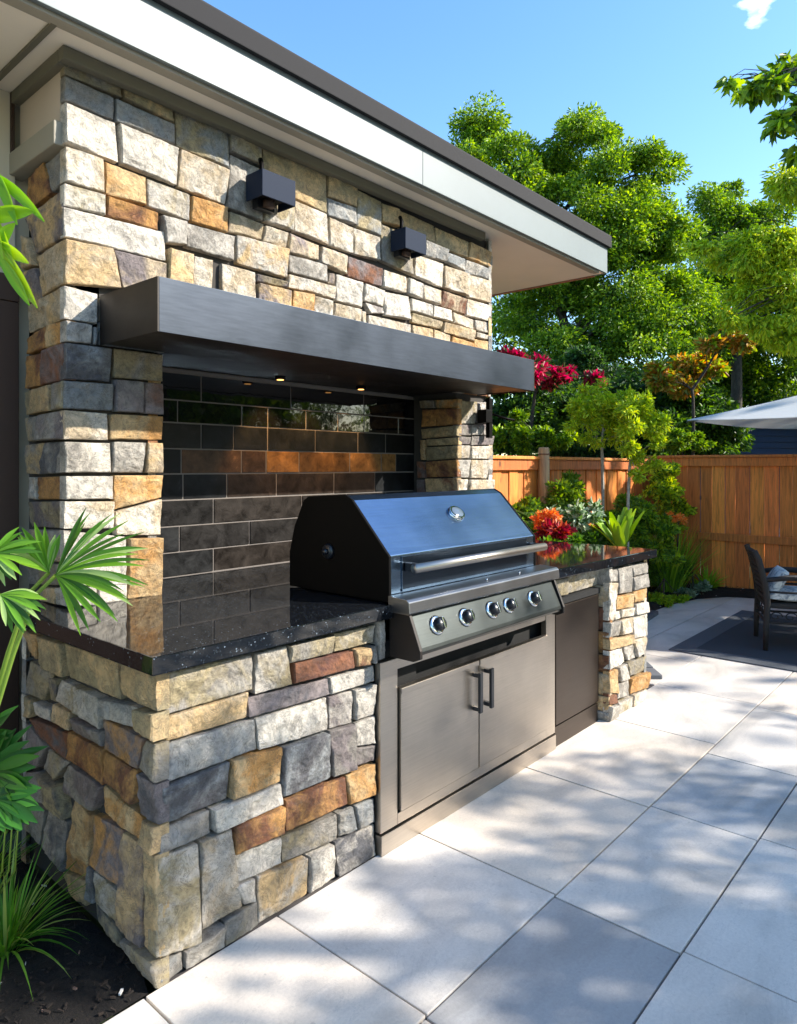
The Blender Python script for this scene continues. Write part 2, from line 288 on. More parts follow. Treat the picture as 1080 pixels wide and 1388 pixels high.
STONES['column_left_side']=('X','''3005 1930 2824 1928 2853 1797 3005 1797 RO;2815 1931 2636 1939 2636 1803 2834 1797 RP;3005 1786 2750 1796 2750 1693 2997 1688 TK;2741 1798 2636 1801 2636 1695 2745 1693 KG;3005 1680 2891 1682 2891 1581 2990 1581 GT;2885 1685 2636 1692 2636 1583 2885 1581 GP;2990 1570 2815 1576 2878 1450 2990 1451 TG;2806 1577 2636 1575 2634 1456 2872 1450 DG;2970 1440 2887 1442 2891 1350 2970 1352 SL;2881 1442 2638 1447 2638 1358 2885 1351 OR;2980 1341 2638 1355 2638 1250 2980 1238 PK;2980 1230 2638 1246 2638 1123 2980 1108 TG;2980 1104 2638 1119 2638 1037 2980 1006 GK;2862 1009 2714 1024 2714 959 2862 954 TS;2709 1025 2634 1033 2631 963 2709 958 LS;3003 2653 2827 2666 2744 2523 3020 2507 RO;2823 2659 2639 2666 2642 2539 2759 2527 GB;3003 2486 2636 2513 2636 2336 2913 2325 PT;3011 2418 2937 2389 2921 2281 3011 2278 TS;2918 2319 2636 2329 2636 2159 2858 2146 TS;3011 2274 2924 2278 2861 2143 3003 2143 TP;3003 2136 2636 2153 2636 2031 3003 2023 TS;3003 2006 2796 2028 2804 1940 2994 1935 OR;2781 2026 2636 2028 2636 1946 2789 1932 OT''')
STONES['upper_wall']=('Y','''1125 3042 1344 3021 1348 2930 1126 2929 KG;1351 3026 1574 3009 1570 2911 1354 2930 TK;1126 2925 1313 2916 1315 2830 1126 2834 BG;1321 2917 1577 2910 1582 2830 1323 2829 BG;1582 3010 1842 2993 1847 2811 1589 2827 KB;1126 2828 1323 2824 1334 2670 1125 2676 WL;1336 2826 1596 2818 1593 2662 1346 2671 WL;1605 2817 1845 2803 1834 2649 1598 2657 WS;1125 2662 1273 2663 1277 2533 1125 2532 SW;1277 2657 1446 2647 1450 2535 1281 2534 TO;1125 2527 1279 2528 1281 2448 1125 2445 WK;1285 2525 1504 2521 1508 2452 1287 2450 OR;1455 2648 1650 2638 1650 2528 1455 2533 LK;1656 2636 1842 2639 1845 2526 1658 2527 TO;1125 2441 1531 2449 1535 2328 1125 2328 LW;1517 2516 1631 2517 1627 2418 1535 2405 GL;1631 2515 1880 2519 1874 2407 1631 2411 GL;1125 2320 1310 2327 1347 2181 1125 2155 TS;1315 2326 1540 2322 1538 2180 1351 2182 SP;1545 2386 1660 2385 1663 2246 1543 2239 ST;1666 2383 1763 2385 1763 2239 1666 2242 WS;1813 2385 1994 2380 1998 2226 1813 2234 WS;1847 2977 2028 2969 2024 2885 1849 2886 KG;1851 2878 2037 2872 2037 2629 1842 2637 LG;2043 2811 2221 2786 2220 2630 2043 2629 LK;2037 2979 2433 2972 2448 2777 2040 2813 TK;2443 2972 2653 2965 2656 2864 2446 2862 KT;2448 2858 2653 2862 2659 2770 2453 2769 BL;2226 2780 2450 2776 2459 2619 2226 2628 WS;2459 2763 2637 2752 2640 2615 2464 2616 WS;1851 2623 2041 2616 2037 2542 1849 2531 SK;2046 2611 2184 2610 2184 2539 2043 2536 SW;1884 2525 2184 2531 2175 2390 1891 2399 LT;2194 2613 2382 2596 2382 2522 2195 2516 SP;2392 2594 2581 2589 2581 2492 2395 2512 LS;2195 2509 2440 2512 2443 2421 2195 2426 LG;1998 2374 2182 2373 2180 2344 1998 2338 KP;2194 2415 2501 2413 2498 2348 2195 2350 LS;2005 2332 2203 2335 2203 2240 2005 2234 TP;2207 2335 2352 2344 2357 2229 2207 2234 TO;2448 2475 2498 2478 2498 2419 2448 2418 SP;2506 2480 2710 2478 2699 2336 2506 2341 LW;2359 2341 2479 2333 2479 2230 2362 2233 WS;2488 2327 2693 2327 2690 2235 2488 2231 SW;2594 2592 2861 2583 2859 2483 2592 2482 RP;2659 2960 2850 2950 2847 2760 2659 2765 KB;2855 2944 2995 2949 3007 2851 2859 2843 KT;2853 2827 3117 2823 3130 2600 2853 2624 GK;3133 2722 3421 2733 3414 2583 3136 2600 WS;3001 2948 3332 2944 3345 2838 3019 2845 TK;3345 2939 3673 2928 3668 2827 3352 2835 TK;3679 2925 3933 2921 3933 2817 3679 2828 TO;3232 2831 3449 2824 3449 2752 3232 2737 BL;3459 2814 3643 2812 3643 2737 3459 2750 BL;3653 2808 3933 2805 3933 2734 3653 2728 BL;3428 2722 3676 2722 3676 2580 3421 2584 SW;3688 2720 3933 2728 3933 2577 3688 2575 SW;2643 2754 2844 2752 2844 2622 2641 2613 WS;2867 2578 3059 2576 3059 2482 2863 2480 WS;3068 2573 3215 2569 3215 2479 3068 2480 WL;3228 2567 3397 2563 3389 2472 3228 2477 SL;3407 2566 3649 2557 3649 2453 3400 2470 SR;3664 2562 3933 2563 3933 2456 3661 2453 SW;2717 2471 2876 2463 2876 2375 2717 2379 LW;2881 2461 3088 2470 3101 2334 2886 2327 WL;2723 2371 2872 2368 2878 2335 2761 2317 PL;3105 2463 3311 2459 3311 2388 3111 2388 LW;3315 2457 3506 2462 3506 2385 3318 2389 LW;3117 2381 3407 2374 3400 2326 3121 2325 SK;3516 2451 3745 2440 3738 2373 3516 2382 LS;3753 2441 3933 2451 3933 2375 3750 2372 LS;3414 2370 3741 2368 3738 2295 3414 2307 TS;3756 2361 3933 2363 3933 2329 3761 2325 SW;2748 2308 3105 2310 3108 2222 2744 2221 LS;2696 2322 2741 2325 2739 2228 2694 2232 SW;2633 2307 2685 2305 2685 2227 2633 2234 SW;3111 2307 3294 2310 3305 2212 3111 2219 ST;3311 2313 3492 2305 3492 2202 3311 2209 ST;3502 2298 3738 2286 3741 2197 3502 2199 TO;3750 2315 3933 2322 3938 2193 3750 2194 TO''')
STONES['column_right_front']=('Y','''3562 1902 3768 1906 3768 1762 3562 1754 KL;3775 1907 3955 1917 3952 1772 3775 1762 PL;3562 1750 3708 1755 3706 1682 3562 1679 PG;3711 1756 3952 1769 3952 1694 3711 1683 PL;3562 1675 3700 1674 3700 1624 3562 1621 GP;3706 1679 3952 1690 3952 1628 3706 1619 GP;3562 1618 3695 1620 3695 1535 3562 1532 SL;3700 1616 3952 1623 3952 1531 3700 1531 WS;3562 1527 3690 1527 3679 1409 3562 1410 LW;3695 1527 3825 1527 3823 1404 3687 1406 WS;3834 1526 3952 1527 3955 1401 3831 1402 WS;3562 1404 3666 1403 3669 1243 3562 1248 WS;3676 1400 3959 1396 3959 1232 3676 1243 WS''')
STONES['column_right_side']=('X','''2928 1917 2812 1913 2804 1860 2928 1867 KG;2804 1913 2612 1910 2612 1849 2800 1857 KO;2920 1860 2788 1853 2792 1745 2920 1741 OR;2784 1852 2618 1850 2618 1747 2784 1742 OR;2920 1728 2618 1743 2618 1675 2920 1665 KT;2879 1661 2612 1669 2616 1620 2879 1617 TK;2879 1611 2616 1615 2618 1534 2879 1520 TK;2928 1659 2885 1658 2885 1524 2928 1524 TR;2879 1515 2620 1528 2620 1417 2875 1411 OR;2956 1518 2885 1515 2885 1408 2956 1404 RP;2879 1405 2620 1412 2620 1248 2879 1239 TR;2956 1398 2887 1398 2887 1239 2956 1236 RP''')
STONES['pier_front']=('Y','''3806 880 3966 876 3966 801 3806 814 LG;3976 877 4177 878 4181 710 3976 724 LG;4190 881 4412 874 4412 803 4198 804 LG;4198 797 4412 798 4412 715 4198 716 LG;3806 808 3957 798 3918 576 3806 586 WS;3933 717 4177 705 4188 620 3933 638 TO;4190 712 4412 710 4412 628 4198 642 TO;3928 631 4005 626 4005 575 3928 578 WL;4015 628 4209 612 4213 558 4015 576 WS;4219 632 4412 620 4412 551 4224 563 LW;3806 578 4005 565 4011 474 3806 487 WG;4015 564 4198 555 4188 459 4019 472 WS;4209 556 4412 545 4412 401 4209 416 LW;3806 479 4181 451 4188 397 3806 417 TS;4198 414 4412 396 4412 284 4251 294 SL;3806 412 4035 399 4059 307 3806 305 WL;4047 398 4198 391 4234 294 4095 306 LG;4105 293 4412 275 4412 178 4140 202 GK;3806 293 3953 289 3976 136 3806 170 TO;3991 288 4115 287 4136 186 4005 199 LG;4144 188 4419 174 4428 68 4152 89 OT;3968 195 4132 181 4136 85 3976 102 LG;3803 164 3960 136 3957 84 3803 99 OR;3792 94 3966 76 3966 -13 3797 2 LG;3976 79 4177 72 4181 -7 3986 -14 KL;4194 74 4428 61 4435 -27 4194 -9 SL''')
STONES['fridge_strip']=('Y','''3301 873 3384 870 3391 793 3308 795 KG;3391 873 3898 860 3889 776 3391 795 KL''')
STONES['pier_side']=('X','''''')

def stones_of(key): 
    ax, s = STONES[key]; L = []
    for q in s.split(';'):
        if q.strip():
            q = q.split(); L.append(([float(x)/1000 for x in q[:8]], q[8]))
    return ax, L
def fill(u0, u1, z0, z1, codes='TG LW KG TO GP SW BG WL OR'.split(), hmin=.07, hmax=.15, wmin=.12, wmax=.34):
    L = []; z = z1
    while z > z0+.02:
        h = min(rnd.uniform(hmin, hmax), z-z0)
        if z-z0-h < .04: h = z-z0
        u = u0
        while u < u1-.02:
            ww = rnd.uniform(wmin, wmax)
            if u1-u-ww < .08: ww = u1-u
            L.append(([u, z, u+ww, z, u+ww, z-h, u, z-h], rnd.choice(codes))); u += ww
        z -= h
    return L
def veneer(name, sets, parent, zmin=0, step=.011, relief=1.):
    VV = []; FF = []; C1 = []; C2 = []
    for ax, c0, out_, L in sets:          # outward sign along the axis
        for q, code in L:
            P = [Vector((q[0], q[1])), Vector((q[2], q[3])), Vector((q[4], q[5])), Vector((q[6], q[7]))]
            for p in P: p.y = max(p.y, zmin)
            if ax == 'X': P = [P[0], P[1], P[2], P[3]]
            wd = ((P[1]-P[0]).length+(P[2]-P[3]).length)/2; ht = ((P[3]-P[0]).length+(P[2]-P[1]).length)/2
            if wd < .015 or ht < .012: continue
            sd = rnd.random()*50; nu_ = max(2, int((wd-.008)/step)); nv_ = max(2, int((ht-.008)/step)); eu = .0035/wd; ev = .0035/ht; US = [0]+[eu+(1-2*eu)*i/nu_ for i in range(nu_+1)]+[1]; VS = [0]+[ev+(1-2*ev)*i/nv_ for i in range(nv_+1)]+[1]; nu = len(US)-1; nv = len(VS)-1
            pr = (rnd.uniform(-.003, .004)+(.010 if rnd.random() < .22 else 0))*relief; tu = rnd.uniform(-.005, .005)*relief; tv = rnd.uniform(-.004, .008)*relief
            k1 = PAL[code[0]]; k2 = PAL[code[1]]; g1 = rnd.uniform(.85, 1.15)
            s1 = rnd.random(); s2 = rnd.random(); base = len(VV)
            gap = .0014
            uc = sum(p.x for p in P)/4; zc = sum(p.y for p in P)/4; FP = [(rnd.uniform(-.001, .006), rnd.uniform(-.10, .10), rnd.uniform(-.10, .10), rnd.uniform(-.3, .3)*wd, rnd.uniform(-.3, .3)*ht) for _ in range(5)]
            for j in range(nv+1):
                for i in range(nu+1):
                    s = US[i]; t = VS[j]
                    p = P[0]*(1-s)*(1-t)+P[1]*s*(1-t)+P[2]*s*t+P[3]*(1-s)*t
                    du = min(s, 1-s)*wd; dv = min(t, 1-t)*ht; d = min(du, dv)
                    n0 = noise.noise(Vector((p.x*14+sd, p.y*14, sd)))
                    # shrink for the joint, wavy arris
                    cx = (.5-s)*2; cz = (.5-t)*2
                    wob = gap+.0028*abs(noise.noise(Vector((p.x*30, p.y*30, sd))))
                    u = p.x; z = p.y
                    if du < .02: u += (wob if (P[1].x > P[0].x) == (s < .5) else -wob)
                    if dv < .02: z += (-wob if t < .5 else wob)
                    fz = min(h_+gu*(p.x-uc-ou)+gv*(p.y-zc-ov) for h_, gu, gv, ou, ov in FP); rel = max(-.010, fz)+.003*n0+.005*noise.noise(Vector((p.x*42+sd, p.y*42, 3)))+.0035*noise.noise(Vector((p.x*110, p.y*110, sd)))
                    # flaked ledges
                    q_ = noise.noise(Vector((p.x*9+sd, p.y*16+sd, 7)))*3.2; rel += .0025*(math.floor(q_)+min(1, (q_-math.floor(q_))*5))
                    o = pr+tu*(s-.5)*2+tv*(t-.5)*-2+rel*relief*min(1, d/.010+.45)-.0025*math.exp(-d/.003)
                    if d == 0: o -= .0025
                    VV.append((u, z, o)); 
            def idx(i, j): return base+j*(nu+1)+i
            for j in range(nv):
                for i in range(nu): FF.append((idx(i, j), idx(i, j+1), idx(i+1, j+1), idx(i+1, j)))
            ring = [idx(i, 0) for i in range(nu+1)]+[idx(nu, j) for j in range(1, nv+1)]+[idx(i, nv) for i in range(nu-1, -1, -1)]+[idx(0, j) for j in range(nv-1, 0, -1)]
            rb = len(VV)
            for k in ring: VV.append((VV[k][0], VV[k][1], -.045))
            n = len(ring)
            for k in range(n): FF.append((ring[k], ring[(k+1) % n], rb+(k+1) % n, rb+k))
            tot = len(VV)-base
            C1 += [(k1[0]*g1, k1[1]*g1, k1[2]*g1, s1)]*tot; C2 += [(k2[0]*g1, k2[1]*g1, k2[2]*g1, s2)]*tot
            for k in range(base, len(VV)):
                u, z, o = VV[k]; z = max(z, zmin)
                VV[k] = (u, c0+out_*o, z) if ax == 'Y' else (c0+out_*o, u, z)
    me = bpy.data.meshes.new(name); me.from_pydata(VV, [], FF)
    for nm, C in (('c1', C1), ('c2', C2)):
        ca = me.color_attributes.new(nm, 'FLOAT_COLOR', 'POINT'); ca.data.foreach_set('color', np.array(C, dtype=np.float32).ravel())
    bm = bmesh.new(); bm.from_mesh(me); bmesh.ops.recalc_face_normals(bm, faces=bm.faces); bm.to_mesh(me); bm.free()
    me.polygons.foreach_set('use_smooth', [True]*len(me.polygons)); me.set_sharp_from_angle(angle=.36)
    me.materials.append(M['stone'])
    return link(name, me, parent)

# ============================================================ SETTING
g = MB(); g.add([(-150, -150, -.06), (200, -150, -.06), (200, 200, -.06), (-150, 200, -.06)], [(0, 1, 2, 3)])
tag(g.build('ground', M['lawn']), kind='structure')
# paving: sawn slabs with open joints
j = MB(); j.box(-2.6, 8.75, -4.2, 1.83, -.05, -.012); j.box(1.07, 4.39, 1.8305, 1.90, -.05, -.012); j.box(4.40, 8.75, 1.83, 2.9, -.05, -.012)
tag(j.build('patio_base', M['joint']), kind='structure')
SL = {'w': (.74, .65, .55), 'c': (.69, .60, .50), 'g': (.60, .555, .50), 'b': (.37, .365, .36), 'm': (.48, .475, .465), 's': (.66, .61, .55)}
rows = [(-4.2, -3.4), (-3.4, -2.6), (-2.6, -1.9), (-1.9, -1.2), (-1.2, -.5), (-.5, -.1), (-.1, .32), (.32, .755), (.755, 1.185), (1.185, 1.822), (1.822, 2.35), (2.35, 2.85)]
spec = {(1.185, 1.822): ([-2.6, -1.6, -.7, .15, 1.0, 1.47, 2.18, 3.005, 3.92, 4.75, 5.7, 6.6, 7.6, 8.7], 'gcsgwscwsswgs'),
        (.755, 1.185): ([-2.6, -1.7, -.6, .3, .9, 1.46, 2.165, 3.02, 3.77, 4.7, 5.7, 6.6, 7.6, 8.7], 'gsgscbsmswsgs'),
        (.32, .755): ([-2.6, -1.5, -.7, .2, 1.2, 2.18, 3.05, 3.9, 4.8, 5.7, 6.6, 7.6, 8.7], 'sgcgsssswsgs')}
pv = MB()
for (ya, yb) in rows:
    if (ya, yb) in spec: xs, cs = spec[(ya, yb)]
    else:
        xs = [-2.6 if yb < 1.9 else 4.72]
        while xs[-1] < 8.7: xs.append(min(8.7, xs[-1]+rnd.uniform(.7, .95)))
        cs = ''.join(rnd.choice('sgwscsg') for _ in xs)
    for k in range(len(xs)-1):
        c = SL[cs[k]]; gsc = rnd.uniform(.95, 1.05); dz = rnd.uniform(-.0012, .0012); gp = .0035
        pv.box(xs[k]+gp, xs[k+1]-gp, ya+gp, yb-gp, -.03, dz, (c[0]*gsc, c[1]*gsc, c[2]*gsc, 1))
o = pv.build('patio_paving', M['paver'], bevel=.003); tag(o, kind='structure')
def bed(name, poly, z0, res=.05, h=.03, chips=600, seed=1, small=False):
    rr = random.Random(seed)
    from mathutils.geometry import intersect_point_tri_2d
    def inside(x, y):
        c = False; n = len(poly); k = n-1
        for i in range(n):
            xi, yi = poly[i]; xk, yk = poly[k]
            if (yi > y) != (yk > y) and x < (xk-xi)*(y-yi)/(yk-yi)+xi: c = not c
            k = i
        return c
    def dist(x, y):
        d = 9
        for i in range(len(poly)):
            a = Vector(poly[i]); b_ = Vector(poly[(i+1) % len(poly)]); p = Vector((x, y)); ab = b_-a
            t = max(0, min(1, (p-a).dot(ab)/ab.length_squared)); d = min(d, (p-a-ab*t).length)
        return d
    xs = [p[0] for p in poly]; ys = [p[1] for p in poly]
    bm = bmesh.new(); vs_ = [bm.verts.new((p[0], p[1], z0)) for p in poly]; fc = bm.faces.new(vs_)
    bmesh.ops.triangulate(bm, faces=[fc])
    for k in range(7):
        E_ = [e for e in bm.edges if e.calc_length() > res*1.6]
        if not E_: break
        bmesh.ops.subdivide_edges(bm, edges=E_, cuts=1, use_grid_fill=False); bmesh.ops.triangulate(bm, faces=[f for f in bm.faces if len(f.verts) > 3])
    def hz(x, y):
        d = dist(x, y); return z0+min(1, d/.12)*(h+.018*noise.noise(Vector((x*9, y*9, 1)))+.012*noise.noise(Vector((x*31, y*31, 2))))
    for v in bm.verts: v.co.z = hz(v.co.x, v.co.y)
    me = bpy.data.meshes.new(name); bm.to_mesh(me); bm.free(); me.polygons.foreach_set('use_smooth', [True]*len(me.polygons))
    me.materials.append(M['mulch']); o = link(name, me); tag(o, kind='structure')
    cb = MB(); n = 0
    while n < chips:
        x = rr.uniform(min(xs), max(xs)); y = rr.uniform(min(ys), max(ys))
        if not inside(x, y): continue
        n += 1; L_ = rr.uniform(.005, .02); W_ = L_*rr.uniform(.2, .5); th = rr.uniform(0, math.pi); ti = rr.uniform(-.5, .5)
        cx, sy = math.cos(th), math.sin(th); z = hz(x, y)+.004
        k = rr.random(); col = (.012, .008, .006, 1) if k < .6 else ((.022, .014, .010, 1) if k < .965 else ((.2, .12, .09, 1) if k < .99 else (.6, .58, .55, 1)))
        pts = []
        for dz in (0, .005):
            for a_, b_ in ((-1, -1), (1, -.7), (.8, 1), (-1, .6)):
                lx = a_*L_/2; ly = b_*W_/2; pts.append((x+lx*cx-ly*sy, y+lx*sy+ly*cx, z+dz+lx*ti))
        cb.add(pts, [(3, 2, 1, 0), (4, 5, 6, 7), (0, 1, 5, 4), (1, 2, 6, 5), (2, 3, 7, 6), (3, 0, 4, 7)], col)
    tag(cb.build(name.replace('bed', 'chips'), M['chip'], fix=False), 'loose bark chips strewn over the dark '+('side' if seed == 1 else 'fence')+' planting bed', 'bark chips', kind='stuff')
bed('side_mulch_bed', [(-2.5, 1.835), (.85, 1.835), (1.02, 1.835), (1.06, 1.95), (1.06, 2.8), (.98, 3.07), (-2.5, 3.07)], -.01, .06, .02, 4200, 1)
bedpoly = [(4.35, 1.92), (4.62, 1.86), (4.80, 1.90), (5.1, 2.16), (5.6, 2.46), (6.3, 2.68), (7.0, 2.76), (7.6, 2.74), (8.1, 2.64), (8.45, 2.42), (8.6, 2.0), (8.62, -4), (8.98, -4), (8.98, 3.58), (4.0, 3.58), (4.0, 2.7), (4.35, 2.7)]
bed('fence_mulch_bed', bedpoly, .0, .12, .05, 2600, 2)
# curved dark strip put in for a shadow, shaped as stones along the bed
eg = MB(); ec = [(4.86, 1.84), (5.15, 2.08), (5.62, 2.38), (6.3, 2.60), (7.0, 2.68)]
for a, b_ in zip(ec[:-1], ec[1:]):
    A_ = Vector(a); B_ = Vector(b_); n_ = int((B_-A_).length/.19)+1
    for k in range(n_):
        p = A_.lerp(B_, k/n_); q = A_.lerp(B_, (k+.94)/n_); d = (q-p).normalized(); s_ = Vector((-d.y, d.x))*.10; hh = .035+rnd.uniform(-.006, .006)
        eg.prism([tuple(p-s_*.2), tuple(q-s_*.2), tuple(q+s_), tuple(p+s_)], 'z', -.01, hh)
tag(eg.build('bed_shadow_strip', M['edging'], bevel=.008), 'low curved charcoal strip of stones put in for a shadow between planting bed and paving', 'edging')

# ============================================================ HOUSE
house = thing('house', 'single storey house with stacked stone end wall and deep white eaves', 'house', (1.13, 2.62, 0))
ws = MB(); ws.box(1.165, 3.92, 2.655, 3.05, 1.975, 3.008); wall_core = ws.build('stone_wall_core', M['mortar'], house)
ax, L = stones_of('upper_wall')
low = fill(1.26, 3.95, 1.95, 2.13)
veneer('stone_wall', [('Y', 2.62, -1, [s for s in L]+low), ('X', 3.95, 1, fill(2.62, 3.05, 1.95, 3.0))], house, 1.945)
ca_ = MB(); ca_.box(1.165, 1.50, 2.655, 3.05, .93, 1.974); ca_.box(1.165, 1.27, 2.655, 3.05, 1.975, 2.675)
cl = ca_.build('column_core', M['mortar'], house)
_, LF = stones_of('column_left_front'); _, LS = stones_of('column_left_side')
veneer('stone_column', [('Y', 2.62, -1, LF), ('X', 1.13, -1, LS), ('X', 1.512, 1, fill(2.64, 3.0, .957, 1.94))], house, .95)
cb_ = MB(); cb_.box(3.58, 3.92, 2.655, 3.05, .93, 1.974); cb_.build('column_core', M['mortar'], house)
_, RF = stones_of('column_right_front'); _, RS = stones_of('column_right_side')
veneer('stone_column', [('Y', 2.62, -1, RF+fill(3.555, 3.95, .95, 1.235)), ('X', 3.55, -1, RS+fill(2.62, 2.98, .95, 1.24)), ('X', 3.95, 1, fill(2.62, 3.05, .95, 1.94))], house, .95)
# side panel above the cap, cap ledge
b = MB(); b.box(1.132, 1.163, 2.668, 3.055, 2.765, 3.009); b.build('render_panel', M['render'], house, .002)
b = MB(); b.box(1.098, 1.164, 2.650, 3.13, 2.672, 2.762); b.build('cap_ledge', M['cap'], house, .006)
# backsplash
bs = MB(); bs.box(1.49, 3.60, 3.0045, 3.10, .93, 1.95); bs.build('backsplash_grout', M['grout'], house)
zr = [.957, 1.073, 1.197, 1.322, 1.447, 1.567, 1.692, 1.80, 1.93]
tl = MB(); tg = MB()
seams = {0: [1.52, 2.02, 2.55, 3.1, 3.6], 1: [1.52, 1.83, 2.24, 2.62, 3.0, 3.3, 3.6], 2: [1.52, 2.02, 2.60, 2.95, 3.3, 3.6], 3: [1.52, 1.85, 2.1, 2.42, 2.85, 3.2, 3.6],
         4: [1.52, 1.84, 2.19, 2.35, 2.58, 2.98, 3.26, 3.4, 3.6], 5: [1.52, 1.95, 2.14, 2.36, 2.70, 3.05, 3.30, 3.6], 6: [1.52, 1.82, 2.19, 2.36, 2.63, 2.88, 3.1, 3.42, 3.6],
         7: [1.52, 1.95, 2.52, 3.1, 3.6]}
for r_ in range(8):
    z0, z1 = zr[r_], zr[r_+1]; xs = seams[r_]
    for k in range(len(xs)-1):
        x0, x1 = xs[k], xs[k+1]; g_ = .0036; xc = (x0+x1)/2
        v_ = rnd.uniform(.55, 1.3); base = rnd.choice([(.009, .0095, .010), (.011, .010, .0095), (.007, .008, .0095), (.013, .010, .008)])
        if r_ == 4 and 2.0 < xc < 3.4: base = (.17, .082, .026) if xc > 2.3 else (.06, .032, .017)  # warm lamp glow painted into the tile colour of this row
        elif r_ == 3 and 2.0 < xc < 3.3: base = (.032, .021, .015)  # painted glow fading out over the rows below
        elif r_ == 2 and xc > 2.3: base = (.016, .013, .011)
        tgt = tg if r_ >= 6 else tl
        yd = rnd.uniform(-.002, .002)
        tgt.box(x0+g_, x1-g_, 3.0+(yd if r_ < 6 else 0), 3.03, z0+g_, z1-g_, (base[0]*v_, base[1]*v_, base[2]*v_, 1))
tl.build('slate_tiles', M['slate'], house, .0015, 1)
tg.build('glossy_tiles', M['gloss'], house, .001, 1)
# walls of the house behind and beside
b = MB(); b.box(-4, 1.12, 3.075, 3.2, 2.25, 3.008); b.box(-4, .2, 3.075, 3.2, 0, 2.25); b.box(3.80, 3.93, 3.10, 7, 0, 3.008); b.box(1.12, 3.80, 3.11, 3.2, 0, 3.008)
b.build('wall', M['wallp'], house)
b = MB(); b.box(1.10, 1.113, 3.058, 3.074, 2.76, 3.008); b.build('corner_bead', M['brown'], house)
dr = MB(); dr.box(.30, 1.02, 3.09, 3.13, .03, 2.14); door = dr.build('door', M['brown'], house, .003)
d2 = MB()
for z0, z1 in ((.2, .95), (1.05, 1.9)): d2.box(.40, .92, 3.078, 3.089, z0, z1)
d2.build('door_panel', M['brown'], door, .006); LOC['door_panel'] = Vector((1.13, 2.62, 0))
b = MB(); b.box(1.02, 1.125, 3.045, 3.10, 0, 2.15); b.box(.20, .30, 3.045, 3.10, 0, 2.15); b.box(.20, 1.125, 3.04, 3.10, 2.152, 2.26); b.build('door_frame', M['brown'], house, .003)
# roof: flat soffit, tall fascia, dark edge strip
ZS, YF, XR = 3.01, 2.40, 5.23
rf = MB(); rf.add([(-4, YF-.03, ZS+.29), (XR+.02, YF-.03, ZS+.29), (XR+.02, 8, ZS+1.1), (-4, 8, ZS+1.1), (-4, YF-.03, ZS+.275), (XR+.02, YF-.03, ZS+.275), (XR+.02, 8, ZS+1.085), (-4, 8, ZS+1.085)],
    [(0, 1, 2, 3), (4, 7, 6, 5), (0, 4, 5, 1), (1, 5, 6, 2), (2, 6, 7, 3), (3, 7, 4, 0)])
roof = rf.build('roof', M['shingle'], house); 
def sub(mb, name, mt, bev=0): return mb.build(name, mt, roof, bev)
b = MB(); b.box(-4, XR-.012, YF+.016, 7.9, ZS, ZS+.012); sub(b, 'soffit', M['soffit'])
b = MB(); b.box(-4, 2.93, YF-.006, YF+.014, ZS-.004, ZS+.214); b.box(2.933, XR, YF-.006, YF+.014, ZS-.004, ZS+.214); b.box(XR-.010, XR+.010, YF+.016, 7.9, ZS-.003, ZS+.214); sub(b, 'fascia', M['fascia'], .002)
b = MB(); b.box(-4, XR-.10, YF+.017, YF+.060, ZS-.018, ZS-.001); b.box(-4, XR-.10, YF+.064, YF+.082, ZS-.010, ZS-.001); sub(b, 'soffit_moulding', M['cap'], .003)
b = MB(); b.box(-4, XR+.022, YF-.034, YF-.008, ZS+.196, ZS+.284); b.box(XR+.012, XR+.024, YF-.008, 7.9, ZS+.2, ZS+.28); sub(b, 'roof_edge_strip', M['roofedge'], .004)
b = MB(); b.box(XR-.014, XR+.004, YF+.10, 7.9, ZS-.012, ZS-.004); sub(b, 'eave_bead', M['terra'])
b = MB(); b.box(1.10, 3.80, 2.575, 2.618, ZS-.05, ZS-.002); b.box(1.10, 1.139, 2.62, 3.06, ZS-.05, ZS-.002); b.build('frieze_board', M['trim'], house, .004)
b = MB(); b.box(1.015, 1.035, 2.46, 3.07, ZS-.012, ZS-.001); b.build('soffit_seam_batten', M['trim'], house)
b = MB(); b.tube([(4.25, 2.95, ZS-.004), (4.25, 2.95, ZS-.02)], .018, 12); b.build('soffit_sensor', M['brown'], house)
# wall lamps: box downlights
def wall_lamp(x0, x1, z0, z1, y0, label, grp=None):
    xc = (x0+x1)/2; t = thing('wall_lamp', label, 'wall lamp', (xc, 2.61, (z0+z1)/2), grp)
    b = MB(); b.box(x0, x1, y0, y0+.008, z0, z1); b.box(x0, x0+.008, y0+.0085, 2.60, z0, z1); b.box(x1-.008, x1, y0+.0085, 2.60, z0, z1); b.box(x0+.0085, x1-.0085, y0+.0085, 2.60, z1-.009, z1-.001)
    b.build('housing', M['lamp'], t, .002)
    b = MB(); b.box(x0+.03, x1-.03, y0+.05, 2.608, z0+.02, z0+.06); b.build('lamp_body', M['black'], t, .004)
    b = MB(); b.tube([(xc, y0+.075, z0+.03), (xc, y0+.075, z0-.012)], .028, 20); b.build('lens', M['brown'], t)
    b = MB(); b.box(xc-.05, xc+.05, 2.575, 2.612, z0-.02, z1-.015); b.build('mounting_plate', M['blackm'], t, .003)
    b = MB(); b.tube([(xc-.03, 2.585, z1-.02), (xc-.03, 2.572, z1+.03), (xc-.025, 2.575, z1+.065), (xc-.02, 2.592, z1+.095)], .011, 8); b.build('cable_gland', M['black'], t)
wall_lamp(1.92, 2.11, 2.680, 2.797, 2.48, 'navy box wall lamp under the eaves, nearer and larger of the two')
wall_lamp(2.90, 3.08, 2.680, 2.795, 2.49, 'navy box wall lamp under the eaves, the smaller one towards the roof corner')
t = thing('wall_bracket', 'slim black iron bracket lamp fixed to the right stone column', 'wall bracket', (3.83, 2.61, 1.8))
b = MB(); b.box(3.815, 3.850, 2.555, 2.585, 1.67, 1.93); b.build('upright', M['black'], t, .003)
